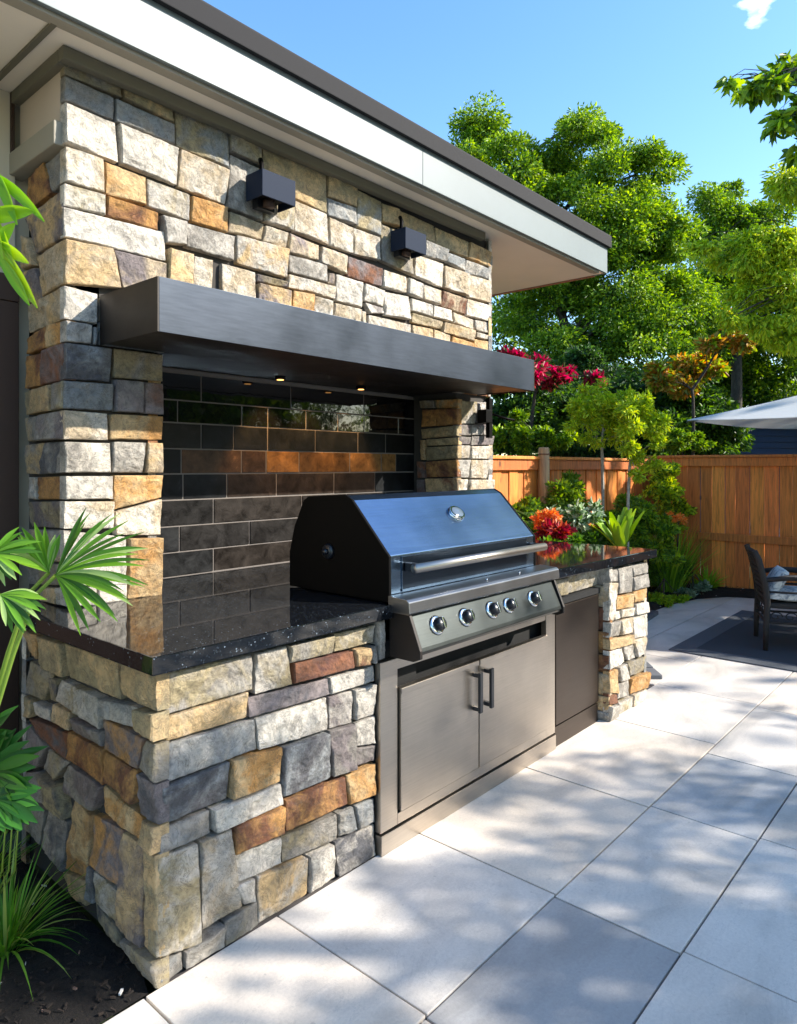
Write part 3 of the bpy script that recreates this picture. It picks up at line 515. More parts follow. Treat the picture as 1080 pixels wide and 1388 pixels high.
b = MB(); b.box(3.74, 3.812, 2.53, 2.60, 1.765, 1.85); b.build('lamp_body', M['black'], t, .004)
b = MB(); b.tube([(3.85, 2.57, 1.83), (3.92, 2.50, 1.80), (3.98, 2.47, 1.79)], .007, 8); b.tube([(3.83, 2.575, 1.8), (3.83, 2.625, 1.8)], .014, 8); b.build('arm', M['black'], t)
# deep metal mantel shelf over the niche
t = thing('mantel_shelf', 'deep dark metal mantel shelf projecting over the tiled cooking niche', 'mantel shelf', (2.5, 2.4, 2.0))
b = MB(); b.box(1.262, 3.765, 2.198, 2.204, 1.945, 2.135); b.build('front_plate', M['shelf'], t, .0015)
for xa in (1.256, 3.765): b = MB(); b.box(xa, xa+.006, 2.198, 2.618, 1.9455, 2.1345); b.build('end_plate', M['shelfend'], t)
b = MB(); b.box(1.263, 3.764, 2.2045, 2.64, 2.125, 2.133); b.build('top_plate', M['shelf'], t)
b = MB(); b.box(1.263, 3.764, 2.2045, 2.30, 1.946, 1.952); b.box(1.263, 3.764, 2.30, 2.616, 1.951, 1.957); b.box(1.53, 3.545, 2.617, 3.0, 1.951, 1.957); b.build('underside', M['shelfend'], t)
for x in (2.33, 2.93):
    b = MB(); b.tube([(x, 2.86, 1.951), (x, 2.86, 1.935)], [.03, .026], 16); dl = b.build('downlight', M['black'], t)
    b = MB(); b.tube([(x, 2.86, 1.9345), (x, 2.86, 1.932)], .018, 14); LOC[dl.name] = Vector((2.5, 2.4, 2.0)); b.build('bulb', M['glow'], dl)
for x in (2.33, 2.63, 2.93):
    L_ = bpy.data.lights.new('niche_downlight', 'SPOT'); o = bpy.data.objects.new('niche_downlight', L_); sc.collection.objects.link(o)
    L_.energy = 6; L_.spot_size = R(66); L_.spot_blend = .5; L_.color = (1, .55, .2); L_.shadow_soft_size = .02
    o.location = (x, 2.80, 1.925); o.rotation_euler = (R(26), 0, 0)

# ============================================================ KITCHEN ISLAND
kit = thing('outdoor_kitchen', 'stone faced outdoor kitchen counter topped with polished black granite', 'kitchen counter', (2.7, 2.3, 0))
b = MB(); b.box(1.068, 1.935, 1.86, 2.79, 0, .90); b.box(3.90, 4.36, 1.785, 2.78, 0, .90); b.box(1.935, 3.90, 1.95, 3.0, 0, .90); b.box(1.6, 3.55, 2.79, 3.0, 0, .9); b.build('masonry_core', M['mortar'], kit)
_, BF = stones_of('base_front'); _, BS = stones_of('base_side'); _, PF = stones_of('pier_front'); _, FS = stones_of('fridge_strip')
for q, c_ in BF:
    for k in (0, 2, 4, 6): q[k] = max(q[k], 1.034)
    for k in (0, 2, 4, 6): q[k] = min(q[k], 1.945)
BF.append(([1.952, .892, 1.994, .892, 1.994, .742, 1.952, .742], 'LG'))
for q, c_ in BS:
    for k in (0, 2, 4, 6):
        if q[k] < 1.86: q[k] = 1.815
veneer('stone_base', [('Y', 1.82, -1, BF), ('X', 1.03, -1, BS), ('Y', 2.80, 1, fill(1.04, 1.93, 0, .9))], kit, 0, .009)
for q, c_ in PF:
    for k in (0, 2, 4, 6): q[k] = min(max(q[k], 3.85), 4.41)
for q, c_ in FS:
    for k in (0, 2, 4, 6): q[k] = min(q[k], 3.845)
FS = [([3.31, .885, 3.47, .885, 3.47, .785, 3.31, .785], 'KG'), ([3.475, .885, 3.845, .885, 3.845, .785, 3.475, .785], 'KL')]
veneer('stone_pier', [('Y', 1.745, -1, PF), ('X', 3.85, -1, fill(1.75, 1.93, 0, .9, ['LG', 'TS', 'GK', 'OR'], .09, .14, .2, .3)), ('X', 4.41, 1, fill(1.75, 2.78, 0, .9)), ('Y', 1.81, -1, FS)], kit, 0)
b = MB(); b.prism([(1.0, 1.775), (1.9992, 1.775), (1.9992, 1.806), (2.045, 1.806), (2.045, 2.392), (3.10, 2.392), (3.10, 1.76), (4.445, 1.70), (4.445, 2.83), (3.75, 2.83), (3.75, 3.0), (1.4, 3.0), (1.4, 2.83), (1.0, 2.83)], 'z', .903, .955)
b.build('countertop', M['granite'], kit, .004)
# ------------------------------------------------------------ access doors under the grill
t = thing('access_cabinet', 'brushed stainless double door cabinet built in under the grill', 'cabinet', (2.62, 1.85, 0))
b = MB(); Y0 = 1.80
b.box(1.950, 2.048, Y0, Y0+.03, .085, .735); b.box(3.208, 3.300, Y0, Y0+.03, .085, .905); b.box(2.0485, 3.2075, Y0, Y0+.03, .085, .128); b.box(2.0485, 3.2075, Y0+.004, Y0+.03, .69, .80)
b.build('frame', M['steel'], t, .002)
b = MB(); b.box(1.95, 2.2, 1.832, 1.95, .02, .8); b.box(2.2, 3.30, 1.87, 1.95, .02, .8); b.build('cavity', M['void'], t)
b = MB(); b.box(1.950, 3.300, Y0-.006, Y0+.03, 0, .076); b.build('kick_plate', M['steel'], t, .002)
T_ = LOC[t.name]
for nm, x0, x1, hx in (('a', 2.056, 2.583, 2.545), ('b', 2.592, 3.200, 2.632)):
    b = MB(); b.box(x0, x1, Y0-.012, Y0+.012, .137, .600); b.box(x0, x1, Y0-.016, Y0-.0125, .594, .616); b.box(x0, x1, Y0-.0155, Y0+.012, .6005, .618)
    d_ = b.build('door', M['steel'], t, .002); LOC[d_.name] = T_
    b = MB(); b.box(hx-.011, hx+.011, Y0-.056, Y0-.042, .400, .578); b.box(hx-.008, hx+.008, Y0-.042, Y0-.0125, .405, .424); b.box(hx-.008, hx+.008, Y0-.042, Y0-.0125, .553, .572)
    b.build('handle', M['blackm'], d_, .003)
# ------------------------------------------------------------ undercounter fridge
t = thing('undercounter_fridge', 'dark bronze undercounter fridge beside the right stone pier', 'fridge', (3.57, 1.85, 0)); T_ = LOC[t.name]
b = MB(); b.box(3.312, 3.83, 1.84, 1.95, 0, .775); b.build('cavity', M['void'], t)
b = MB(); b.box(3.315, 3.822, 1.802, 1.838, .118, .742); b.build('door', M['bronze'], t, .004)
b = MB(); b.box(3.315, 3.822, 1.808, 1.838, 0, .108); b.build('kick_plate', M['bronze'], t, .003)
b = MB(); b.box(3.305, 3.835, 1.801, 1.838, .747, .778); b.build('door_gap_shadow', M['void'], t)  # black strip painted in for the shadow above the fridge door
# ------------------------------------------------------------ grill
gr = thing('gas_grill', 'built in gas grill with long blue steel hood and five control knobs', 'gas grill', (2.55, 2.1, .955)); GL = LOC[gr.name]
X0, X1 = 1.99, 3.09
prof = [(2.376, .962), (2.376, 1.11), (2.345, 1.22), (2.285, 1.335), (2.255, 1.352), (2.035, 1.365), (1.995, 1.345), (1.812, 1.152), (1.797, 1.137), (1.795, .99), (1.80, .962)]
b = MB(); b.prism(prof, 'x', X0+.014, X1-.014); lid = b.build('lid', M['lid'], gr, .003); LOC[lid.name] = GL
def offs(p, k): return [(2.09+(y-2.09)*k, 1.16+(z-1.16)*k) for y, z in p]
for xa, xb in ((X0, X0+.0135), (X1-.0135, X1)):
    b = MB(); b.prism(offs(prof, 1.012), 'x', xa, xb); sp_ = b.build('side_panel', M['black'], gr, .003)
b = MB(); 
b.tube([(X0-.012, 2.13, 1.13), (X0-.001, 2.13, 1.13)], [.028, .034], 24); b.tube([(X0-.028, 2.13, 1.13), (X0-.012, 2.13, 1.13)], [.012, .014], 16); b.build('hinge_boss', M['blackm'], gr)
# folded seams at the ends of the hood front
b = MB()
for xa in (X0+.075, X1-.09):
    b.box(xa, xa+.004, 1.792, 1.795, .992, 1.13)
b.box(X0+.075, X1-.09, 1.789, 1.7945, .992, 1.002); b.build('lid_front_fold', M['lid'], lid)
M['band'] = metal('dark_reflection_blue', (.05, .07, .10), .3, bs=.004, var=.1)  # dark reflection on the hood front, painted as a separate darker plate
b = MB(); b.box(X0+.0795, X1-.0905, 1.7915, 1.7947, 1.0025, 1.128); b.build('lid_dark_reflection', M['band'], lid)
hb = MB(); hb.tube([(X0+.075, 1.728, 1.088), (X1-.03, 1.728, 1.088)], .019, 20); hdl = hb.build('handle', M['steel'], lid); LOC[hdl.name] = GL
# brackets in lid child
for xa in (X0+.09, X1-.07): hb = MB(); hb.prism([(xa, 1.79), (xa+.03, 1.79), (xa+.024, 1.735), (xa+.006, 1.735)], 'z', 1.07, 1.105); hb.build('handle_bracket', M['blackm'], lid, .003)
# thermometer lying on the slope
nrm = Vector((0, -(1.345-1.152), (1.995-1.812))).normalized(); sl = Vector((0, 1.995-1.812, 1.345-1.152)).normalized()
pc = Vector((2.585, 1.918, 1.2635))+nrm*.001
def disc(mb, r0, r1, h0, h1, n=36, ex=1.25):
    V_ = []
    for (r_, h_) in ((r0, h0), (r1, h1)):
        for k in range(n):
            a_ = 2*math.pi*k/n; V_.append(pc+Vector((1, 0, 0))*r_*ex*math.cos(a_)+sl*r_*math.sin(a_)+nrm*h_)
    mb.add(V_, [(k, (k+1) % n, n+(k+1) % n, n+k) for k in range(n)]+[tuple(range(n, 2*n)), tuple(range(n))[::-1]], None, True)
b = MB(); disc(b, .043, .038, -.002, .012); disc(b, .040, .036, .012, .016); th_ = b.build('thermometer', M['chrome'], lid, fix=True); LOC[th_.name] = GL
# flat-shade the caps
for p in th_.data.polygons: p.use_smooth = len(p.vertices) < 10
# dial under lid as sibling part
b = MB(); disc(b, .029, .028, .0162, .0172); dial_m = mat('dial_face', (.10, .13, .17), .15)
b.build('thermometer_dial', dial_m, lid)
# ledge in front of the hood
b = MB(); b.prism([(1.793, .958), (1.793, .987), (1.700, .982), (1.688, .972), (1.684, .932), (1.692, .925), (1.793, .925)], 'x', 1.985, 3.135); b.build('front_ledge', M['steel2'], gr, .003)
for x in (2.56, 2.83): b = MB(); b.tube([(x, 1.73, .985), (x, 1.73, .990)], .006, 10); b.build('ledge_screw', M['chrome'], gr)
# slanted control panel
pp = [(1.716, .924), (1.66, .80), (1.655, .785), (1.664, .772), (1.80, .772), (1.80, .924)]
b = MB(); b.prism(pp, 'x', 2.016, 3.104); b.build('control_panel', M['panel'], gr, .003)
for xa, xb in ((2.0, 2.0155), (3.1045, 3.12)):
    b = MB(); b.prism([(1.70, .9245), (1.646, .795), (1.646, .765), (1.68, .75), (1.80, .75), (1.80, .9245)], 'x', xa, xb); b.build('panel_end', M['shelfend'], gr, .003)
pn = Vector((0, -(.924-.80), -(1.716-1.66)*-1)).normalized(); pn = Vector((0, -.911, .411))
def knob(x, zc=.862, s=1.):
    y = 1.66+(zc-.80)/(.924-.80)*(1.716-1.66); c = Vector((x, y, zc)); u = Vector((1, 0, 0)); v = pn.cross(u)
    def rings(mb, prof_, n=28, lob=0, am=0):
        V_ = []
        for r_, h_ in prof_:
            for k in range(n):
                a_ = 2*math.pi*k/n; rr_ = r_*(1+am*math.cos(lob*a_)); V_.append(c+u*rr_*math.cos(a_)+v*rr_*math.sin(a_)+pn*h_)
        F_ = [(i*n+k, i*n+(k+1) % n, (i+1)*n+(k+1) % n, (i+1)*n+k) for i in range(len(prof_)-1) for k in range(n)]+[tuple((len(prof_)-1)*n+k for k in range(n))]
        mb.add(V_, F_, None, True)
    b1 = MB(); rings(b1, [(.039*s, 0), (.039*s, .004), (.034*s, .009), (.029*s, .010)]); kb = b1.build('knob', M['chrome'], gr); LOC[kb.name] = GL
    b2 = MB(); rings(b2, [(.026*s, .008), (.026*s, .016), (.0235*s, .034), (.020*s, .038), (.001, .039)], 40, 8, .05); b2.build('grip', M['blackm'], kb)
    b3 = MB(); p0 = c+pn*.039; b3.add([p0+u*a_*.004+v*b_*.022*s+pn*h_ for h_ in (0, .006) for a_, b_ in ((-1, -1), (1, -1), (1, 1), (-1, 1))], [(4, 5, 6, 7), (0, 1, 5, 4), (1, 2, 6, 5), (2, 3, 7, 6), (3, 0, 4, 7)]); b3.build('pointer', M['chrome'], kb, .0015)
for x, s_ in ((2.150, 1.), (2.340, 1.), (2.535, 1.), (2.668, .92), (2.880, 1.)): knob(x, .862, s_)
b = MB(); b.box(2.05, 3.10, 1.81, 2.37, .80, .956); b.build('firebox', M['black'], gr)

# ============================================================ FENCES
def cedar_col(dark=1.):
    k = rnd.uniform(.66, 1.25)*dark; h = rnd.uniform(-.03, .03)
    return (.72*k, (.225+h)*k, .042*k, 1)
def fence(name, label, p0, p1, ztop, side, posts, rails):
    """boards between p0 and p1; side = unit normal toward the patio"""
    p0 = Vector(p0); p1 = Vector(p1); d = (p1-p0).normalized(); Lg = (p1-p0).length; n_ = Vector(side)
    t = thing(name, label, 'fence', (p0.x, p0.y, 0), None)
    def ob(mb, s0, s1, a, b_, z0, z1, col):
        q = [p0+d*s0+n_*a, p0+d*s1+n_*a, p0+d*s1+n_*b_, p0+d*s0+n_*b_]
        mb.prism([(v.x, v.y) for v in q], 'z', z0, z1, col)
    b = MB(); s = 0; k = 0
    while s < Lg-.03:
        w_ = min(rnd.uniform(.115, .16), Lg-s); off = .0 if k % 2 else .012
        ob(b, s+.002, s+w_-.003, off, off+.018, rnd.uniform(.0, .02), ztop-.10, cedar_col()); s += w_; k += 1
    b.build('boards', M['cedar'], t, .003, 1)
    b = MB(); ob(b, 0, Lg, .033, .062, ztop-.135, ztop-.032, cedar_col()); b.build('top_rail', M['cedar'], t, .004)
    b = MB(); ob(b, -.02, Lg+.0, -.03, .085, ztop-.03, ztop, cedar_col()); b.build('cap_rail', M['cedar'], t, .005)
    for z in rails:
        b = MB(); ob(b, 0, Lg, .033, .068, z-.045, z+.045, cedar_col(.95)); b.build('rail', M['cedar'], t, .004)
    for s in posts:
        b = MB(); ob(b, s-.05, s+.05, .035 if s < Lg-.2 else -.03, .125, 0, ztop-.031, cedar_col(.7)); b.build('post', M['cedar'], t, .006)
    return t
fence('board_fence', 'sunlit orange cedar board fence behind the planting bed, running to the tall round post', (4.0, 3.60), (9.0, 3.60), 1.585, (0, -1), [1.0, 4.93], [])
fence('board_fence', 'shaded brown cedar board fence on the right behind the patio chairs', (9.0, 3.60), (9.0, -6), 1.625, (-1, 0), [2.45, 4.9, 7.3], [.63])
t = thing('fence_post', 'thick round weathered timber post standing taller than the cedar fence', 'post', (6.191, 3.500, 0))
b = MB(); b.tube([(6.191, 3.500, 0.000), (6.191, 3.500, 0.900), (6.191, 3.500, 1.660), (6.191, 3.500, 1.675)], [.058, .056, .055, .046], 16, (.40, .25, .12, 1)); b.build('pole', M['cedar'], t)
b = MB(); b.tube([(6.191, 3.500, 1.600), (6.191, 3.500, 1.615)], [.058, .058], 16, (.2, .1, .05, 1)); b.build('band', M['cedar'], t)
# blue house beyond the fence
nb = thing('neighbour_house', 'dark blue lap sided house beyond the fence under the parasol', 'house', (15.749, 4.030, 1.373))
C0 = Vector((14.850, 4.601, 1.375)); C1_ = Vector((19.856, 0.862, 1.365)); dd = (C1_-C0); dd.z = 0; Lh = dd.length; dd.normalize(); nn_ = Vector((-dd.y, dd.x, 0)); nn_ = nn_ if nn_.dot(Vector((-1, 0, 0))) > 0 else -nn_
b = MB(); z = 0.
while z < 2.4:
    q = [C0+dd*0, C0+dd*Lh]; 
    v_ = [(*(q[0]+nn_*.03).xy, z), (*(q[1]+nn_*.03).xy, z), (*(q[1]+nn_*.004).xy, z+.125), (*(q[0]+nn_*.004).xy, z+.125), (*q[0].xy, z), (*q[1].xy, z)]
    b.add(v_, [(0, 1, 2, 3), (0, 4, 5, 1)]); z += .125
e_ = C0-nn_*5; f_ = C1_-nn_*5
b.add([(*C0.xy, 0), (*e_.xy, 0), (*e_.xy, 2.6), (*C0.xy, 2.6), (*C1_.xy, 0), (*f_.xy, 0), (*f_.xy, 2.6), (*C1_.xy, 2.6)], [(0, 1, 2, 3), (4, 5, 6, 7), (1, 5, 6, 2)])
b.build('siding', M['siding'], nb, fix=False)
b = MB(); A_ = C0+nn_*.35-dd*.3; B_ = C1_+nn_*.35; mid = -nn_*3
b.add([(*A_.xy, 2.46), (*B_.xy, 2.46), (*(B_+mid).xy, 2.62), (*(A_+mid).xy, 2.62), (*(A_+mid*2).xy, 2.5), (*(B_+mid*2).xy, 2.5)], [(0, 1, 2, 3), (3, 2, 5, 4), (0, 3, 4), (1, 5, 2)]); b.build('roof', M['shingle'], nb, fix=False)
b = MB(); c_ = C0+nn_*.03; b.prism([tuple((c_-dd*.02).xy), tuple((c_+dd*.08).xy), tuple((c_+dd*.08+nn_*.02).xy), tuple((c_-dd*.02+nn_*.02).xy)], 'z', 0, 2.5); b.build('corner_board', M['siding'], nb)

# ============================================================ FURNITURE
tag_rug = thing('outdoor_rug', 'charcoal woven outdoor rug with a lighter border under the patio chairs', 'rug', (6.7, .7, .002))
b = MB(); b.box(5.86, 7.55, -1.8, 1.92, .003, .011, (.035, .043, .055, 1)); b.build('field', M['rug'], tag_rug, .003)
b = MB(); gcol = (.085, .095, .11, 1)
b.box(5.68, 5.858, -2.0, 2.08, .003, .010, gcol); b.box(7.552, 7.73, -2.0, 2.08, .003, .010, gcol); b.box(5.86, 7.55, 1.922, 2.08, .003, .010, gcol); b.box(5.86, 7.55, -2.0, -1.802, .003, .010, gcol); b.build('border', M['rug'], tag_rug, .002)
def chair(name, label, loc, rz, cush=True):
    """built facing local +x, feet at z 0"""
    t = thing(name, label, 'chair', (0, 0, 0), 'patio armchairs')
    W_ = .27
    for sy in (-1, 1):
        b = MB(); b.tube([(-.25, sy*W_, 0), (-.245, sy*W_, .22), (-.235, sy*W_, .42), (-.255, sy*W_, .60), (-.30, sy*W_*.97, .80), (-.335, sy*W_*.95, .88)], [.021, .024, .027, .026, .026, .022], 10); b.build('rear_leg', M['wicker'], t)
        b = MB(); b.tube([(.25, sy*W_, 0), (.25, sy*W_, .30), (.24, sy*W_, .63)], [.020, .025, .024], 10); b.build('front_leg', M['wicker'], t)
        b = MB(); b.tube([(-.27, sy*W_, .62), (-.05, sy*W_, .655), (.18, sy*W_, .65), (.29, sy*W_, .625)], [.020, .026, .028, .024], 10)
        b.tube([(-.22, sy*W_, .52), (.24, sy*W_, .52)], .010, 8); b.build('armrest', M['wicker'], t)
    b = MB(); b.box(-.25, .26, -W_, W_, .375, .42)
    b.build('seat', M['wicker'], t, .012)
    b = MB()      # woven back: curved slats between the rear legs
    for k in range(9):
        f_ = k/8; z = .46+f_*.40; x = -.235-(.0 if z < .5 else (z-.5)*.24)
        b.tube([(x, -W_*.97, z), (x-.03, 0, z+.012), (x, W_*.97, z)], .021, 8)
    b.build('backrest', M['wicker'], t)
    b = MB()      # curled scroll band under the seat
    def scroll(P, fn):
        pts = [fn(P+.055*math.cos(a)*(1-a/9), .045*math.sin(a)*(1-a/9)) for a in [i*.55 for i in range(14)]]; b.tube(pts, .006, 6)
    for sy in (-1, 1):
        b.tube([(-.245, sy*W_, .25), (.25, sy*W_, .25)], .010, 8)
        for k in range(4): scroll(-.17+k*.115, lambda u, z, sy=sy: (u, sy*W_, .305+z))
    for sx in (-1, 1):
        b.tube([(sx*.247, -W_, .25), (sx*.247, W_, .25)], .010, 8)
        for k in range(4): scroll(-.18+k*.12, lambda u, z, sx=sx: (sx*.247, u, .305+z))
    b.build('scroll_apron', M['wicker'], t)
    t.location = loc; t.rotation_euler = (0, 0, rz)
    return t
ch = chair('patio_armchair', 'black wicker armchair with a pale grey seat cushion, side on beside the dark table', (6.47, 1.36, .0115), R(-68)); ch.scale = (.92, .92, .90)
c2 = copy_tree(ch); c2.location = (7.98, 1.22, .0); c2.rotation_euler = (0, 0, R(-150)); c2['label'] = 'black wicker armchair half hidden behind the table with no cushion in view'
def cushion(name, label, cat, loc, rot, sx, sy, sz, par=None):
    bm = bmesh.new(); bmesh.ops.create_cube(bm, size=2); bmesh.ops.subdivide_edges(bm, edges=bm.edges[:], cuts=9, use_grid_fill=True)
    for v in bm.verts:
        x, y, z = v.co; e = max(abs(x), abs(y)); puff = (1-abs(x)**4)*(1-abs(y)**4); n0 = noise.noise(Vector((x*2, y*2, z)))*.06
        pin = 1-.06*(1-min(1, (1-abs(x))*2+(1-abs(y))*2))
        v.co = Vector((x*sx*(1-.04*y*y), y*sy*(1-.04*x*x), z*sz*(.35+.65*puff)+n0*sz))
    me = bpy.data.meshes.new(name); bm.to_mesh(me); bm.free(); me.polygons.foreach_set('use_smooth', [True]*len(me.polygons)); me.materials.append(M['cushion'])
    o = bpy.data.objects.new(name, me); sc.collection.objects.link(o); o.location = loc; o.rotation_euler = rot; tag(o, label, cat); return o
ca, sa = math.cos(R(-68)), math.sin(R(-68))
cushion('seat_cushion', 'flat pale grey seat cushion lying on the wicker armchair', 'cushion', (6.47+.01*ca, 1.36+.01*sa, .0115+.425), (0, 0, R(-68)), .215, .215, .05)
cushion('throw_pillow', 'puffy grey and white patterned pillow leaning against the wicker chair back', 'pillow', (6.47-.12*ca, 1.36-.12*sa, .0115+.525), (0, R(-60), R(-68)), .12, .17, .055)
t = thing('patio_table', 'black wicker patio table at the right edge of the picture', 'table', (7.05, .72, .0115))
b = MB(); b.box(6.52, 7.55, .20, 1.17, .715, .755); b.build('tabletop', M['wicker'], t, .008)
for x in (6.60, 7.47):
    for y in (.28, 1.09):
        b = MB(); b.tube([(x, y, .0115), (x, y, .4), (x, y, .714)], [.03, .036, .04], 12); b.build('leg', M['wicker'], t)
b = MB(); b.box(6.62, 7.45, .27, .285, .63, .714); b.box(6.62, 7.45, 1.085, 1.10, .63, .714); b.box(6.59, 6.605, .30, 1.07, .63, .714); b.box(7.465, 7.48, .30, 1.07, .63, .714); b.build('apron', M['wicker'], t)
# parasol
um = thing('parasol', 'off white square cantilever parasol spread over the patio table', 'parasol', (9.35-.9, -.9, 0))
cx_, cy_ = 8.08, .85; e1 = Vector((.966, -.259)); e2 = Vector((-.259, -.966)); Hf = 1.30
def corner(a, b_, z): p = Vector((cx_, cy_))+e1*Hf*a+e2*Hf*b_; return (p.x, p.y, z)
b = MB(); cs_ = [corner(-1, -1, 1.95), corner(1, -1, 1.95), corner(1, 1, 1.95), corner(-1, 1, 1.95)]; ap = (cx_, cy_, 2.40); V_ = []; F_ = []
for k in range(4):
    A_ = Vector(cs_[k]); B_ = Vector(cs_[(k+1) % 4]); ap_ = Vector(ap); base = len(V_); n_ = 8
    for i in range(n_+1):
        for jx in range(i+1):
            f1_ = i/n_; p = ap_.lerp(A_.lerp(B_, jx/i if i else 0), f1_); sag = .05*math.sin(math.pi*(jx/i if i else 0))*f1_+.03*math.sin(math.pi*f1_); V_.append((p.x, p.y, p.z-sag*.7))
    for i in range(n_):
        for jx in range(i+1):
            a_ = base+i*(i+1)//2+jx; c_ = base+(i+1)*(i+2)//2+jx; F_.append((a_, c_, c_+1))
            if jx < i: F_.append((a_, c_+1, a_+1))
n0 = len(V_); V2 = V_+[(x, y, z-.006) for x, y, z in V_]; F2 = F_+[tuple(n0+i for i in f[::-1]) for f in F_]
b.add(V2, F2, None, True); b.build('canopy', M['cloth'], um, fix=False)
for c_ in cs_:
    b = MB(); b.tube([(cx_, cy_, 2.37), (c_[0], c_[1], 1.925)], .010, 6); b.build('rib', M['steel2'], um)
b = MB(); b.tube([(8.45, -.9, 0), (8.45, -.9, 2.35), (8.40, -.7, 2.62), (8.08, .85, 2.62), (8.08, .85, 2.36)], .03, 10); b.build('mast', M['steel2'], um)
b = MB(); b.box(8.15, 8.75, -1.2, -.6, 0.0115, .07); b.build('base', M['blackm'], um, .01)

# ============================================================ FOLIAGE
def leafcol(rr, cols, n, jitter=.25):
    cols = np.array(cols, dtype=np.float32); idx = rr.integers(0, len(cols), n); c = cols[idx]*(1+rr.uniform(-jitter, jitter, (n, 1)))
    return np.concatenate([c, np.ones((n, 1))], 1).astype(np.float32)
def leaf_mesh(name, pts, dirs, L, Wd, cols, parent, m='leaf', rr=None, fold=.25):
    n = len(pts); rr = rr or np.random.default_rng(1)
    d = dirs/np.linalg.norm(dirs, axis=1, keepdims=True)
    r_ = rr.normal(size=(n, 3)); s = np.cross(d, r_); s /= np.linalg.norm(s, axis=1, keepdims=True)+1e-9; u = np.cross(s, d)
    L = np.asarray(L).reshape(-1, 1)*np.ones((n, 1)); Wd = np.asarray(Wd).reshape(-1, 1)*np.ones((n, 1))
    V_ = np.empty((n, 6, 3), dtype=np.float32)
    V_[:, 0] = pts; V_[:, 1] = pts+d*L*.33+s*Wd*.5+u*Wd*fold; V_[:, 2] = pts+d*L*.70+s*Wd*.38+u*Wd*fold*.7-u*L*.05
    V_[:, 3] = pts+d*L-u*L*.16; V_[:, 4] = pts+d*L*.70-s*Wd*.38+u*Wd*fold*.7-u*L*.05; V_[:, 5] = pts+d*L*.33-s*Wd*.5+u*Wd*fold
    me = bpy.data.meshes.new(name); nv = n*6; me.vertices.add(nv); me.vertices.foreach_set('co', V_.reshape(-1))
    base = (np.arange(n)*6)[:, None]; F_ = np.concatenate([base+np.array([[0, 1, 2, 3]]), base+np.array([[0, 3, 4, 5]])], 1).reshape(-1)
    me.loops.add(n*8); me.loops.foreach_set('vertex_index', F_.astype(np.int32)); me.polygons.add(n*2)
    me.polygons.foreach_set('loop_start', (np.arange(n*2)*4).astype(np.int32)); me.polygons.foreach_set('loop_total', np.full(n*2, 4, dtype=np.int32))
    me.update(calc_edges=True); ca = me.color_attributes.new('col', 'FLOAT_COLOR', 'POINT'); ca.data.foreach_set('color', np.repeat(cols, 6, axis=0).astype(np.float32).ravel())
    me.materials.append(M[m]); return link(name, me, parent)
def branch(mb, a, b_, r0, r1, rr, bend=.12, seg=5, n=7, col=None):
    a = Vector(a); b_ = Vector(b_); L_ = (b_-a).length; pts = []; o = Vector(rr.normal(size=3)*bend*L_*.5)
    for i in range(seg+1):
        f_ = i/seg; pts.append(a.lerp(b_, f_)+o*math.sin(math.pi*f_)+Vector((0, 0, .10*L_*math.sin(math.pi*f_*.8))))
    pts[-1] = b_; mb.tube(pts, [r0+(r1-r0)*i/seg for i in range(seg+1)], n, col, cap=False); return pts
GRN = [(.085, .18, .018), (.12, .24, .022), (.055, .13, .016), (.18, .31, .028), (.27, .40, .03)]
DRK = [(.03, .08, .018), (.045, .11, .022), (.022, .055, .014), (.07, .15, .025)]
LIM = [(.42, .56, .03), (.54, .60, .035), (.32, .47, .025), (.19, .33, .025)]
ORA = [(.45, .20, .03), (.5, .28, .04), (.30, .22, .03), (.16, .2, .03)]
RED = [(.40, .02, .03), (.30, .015, .03), (.5, .04, .06), (.06, .08, .02)]
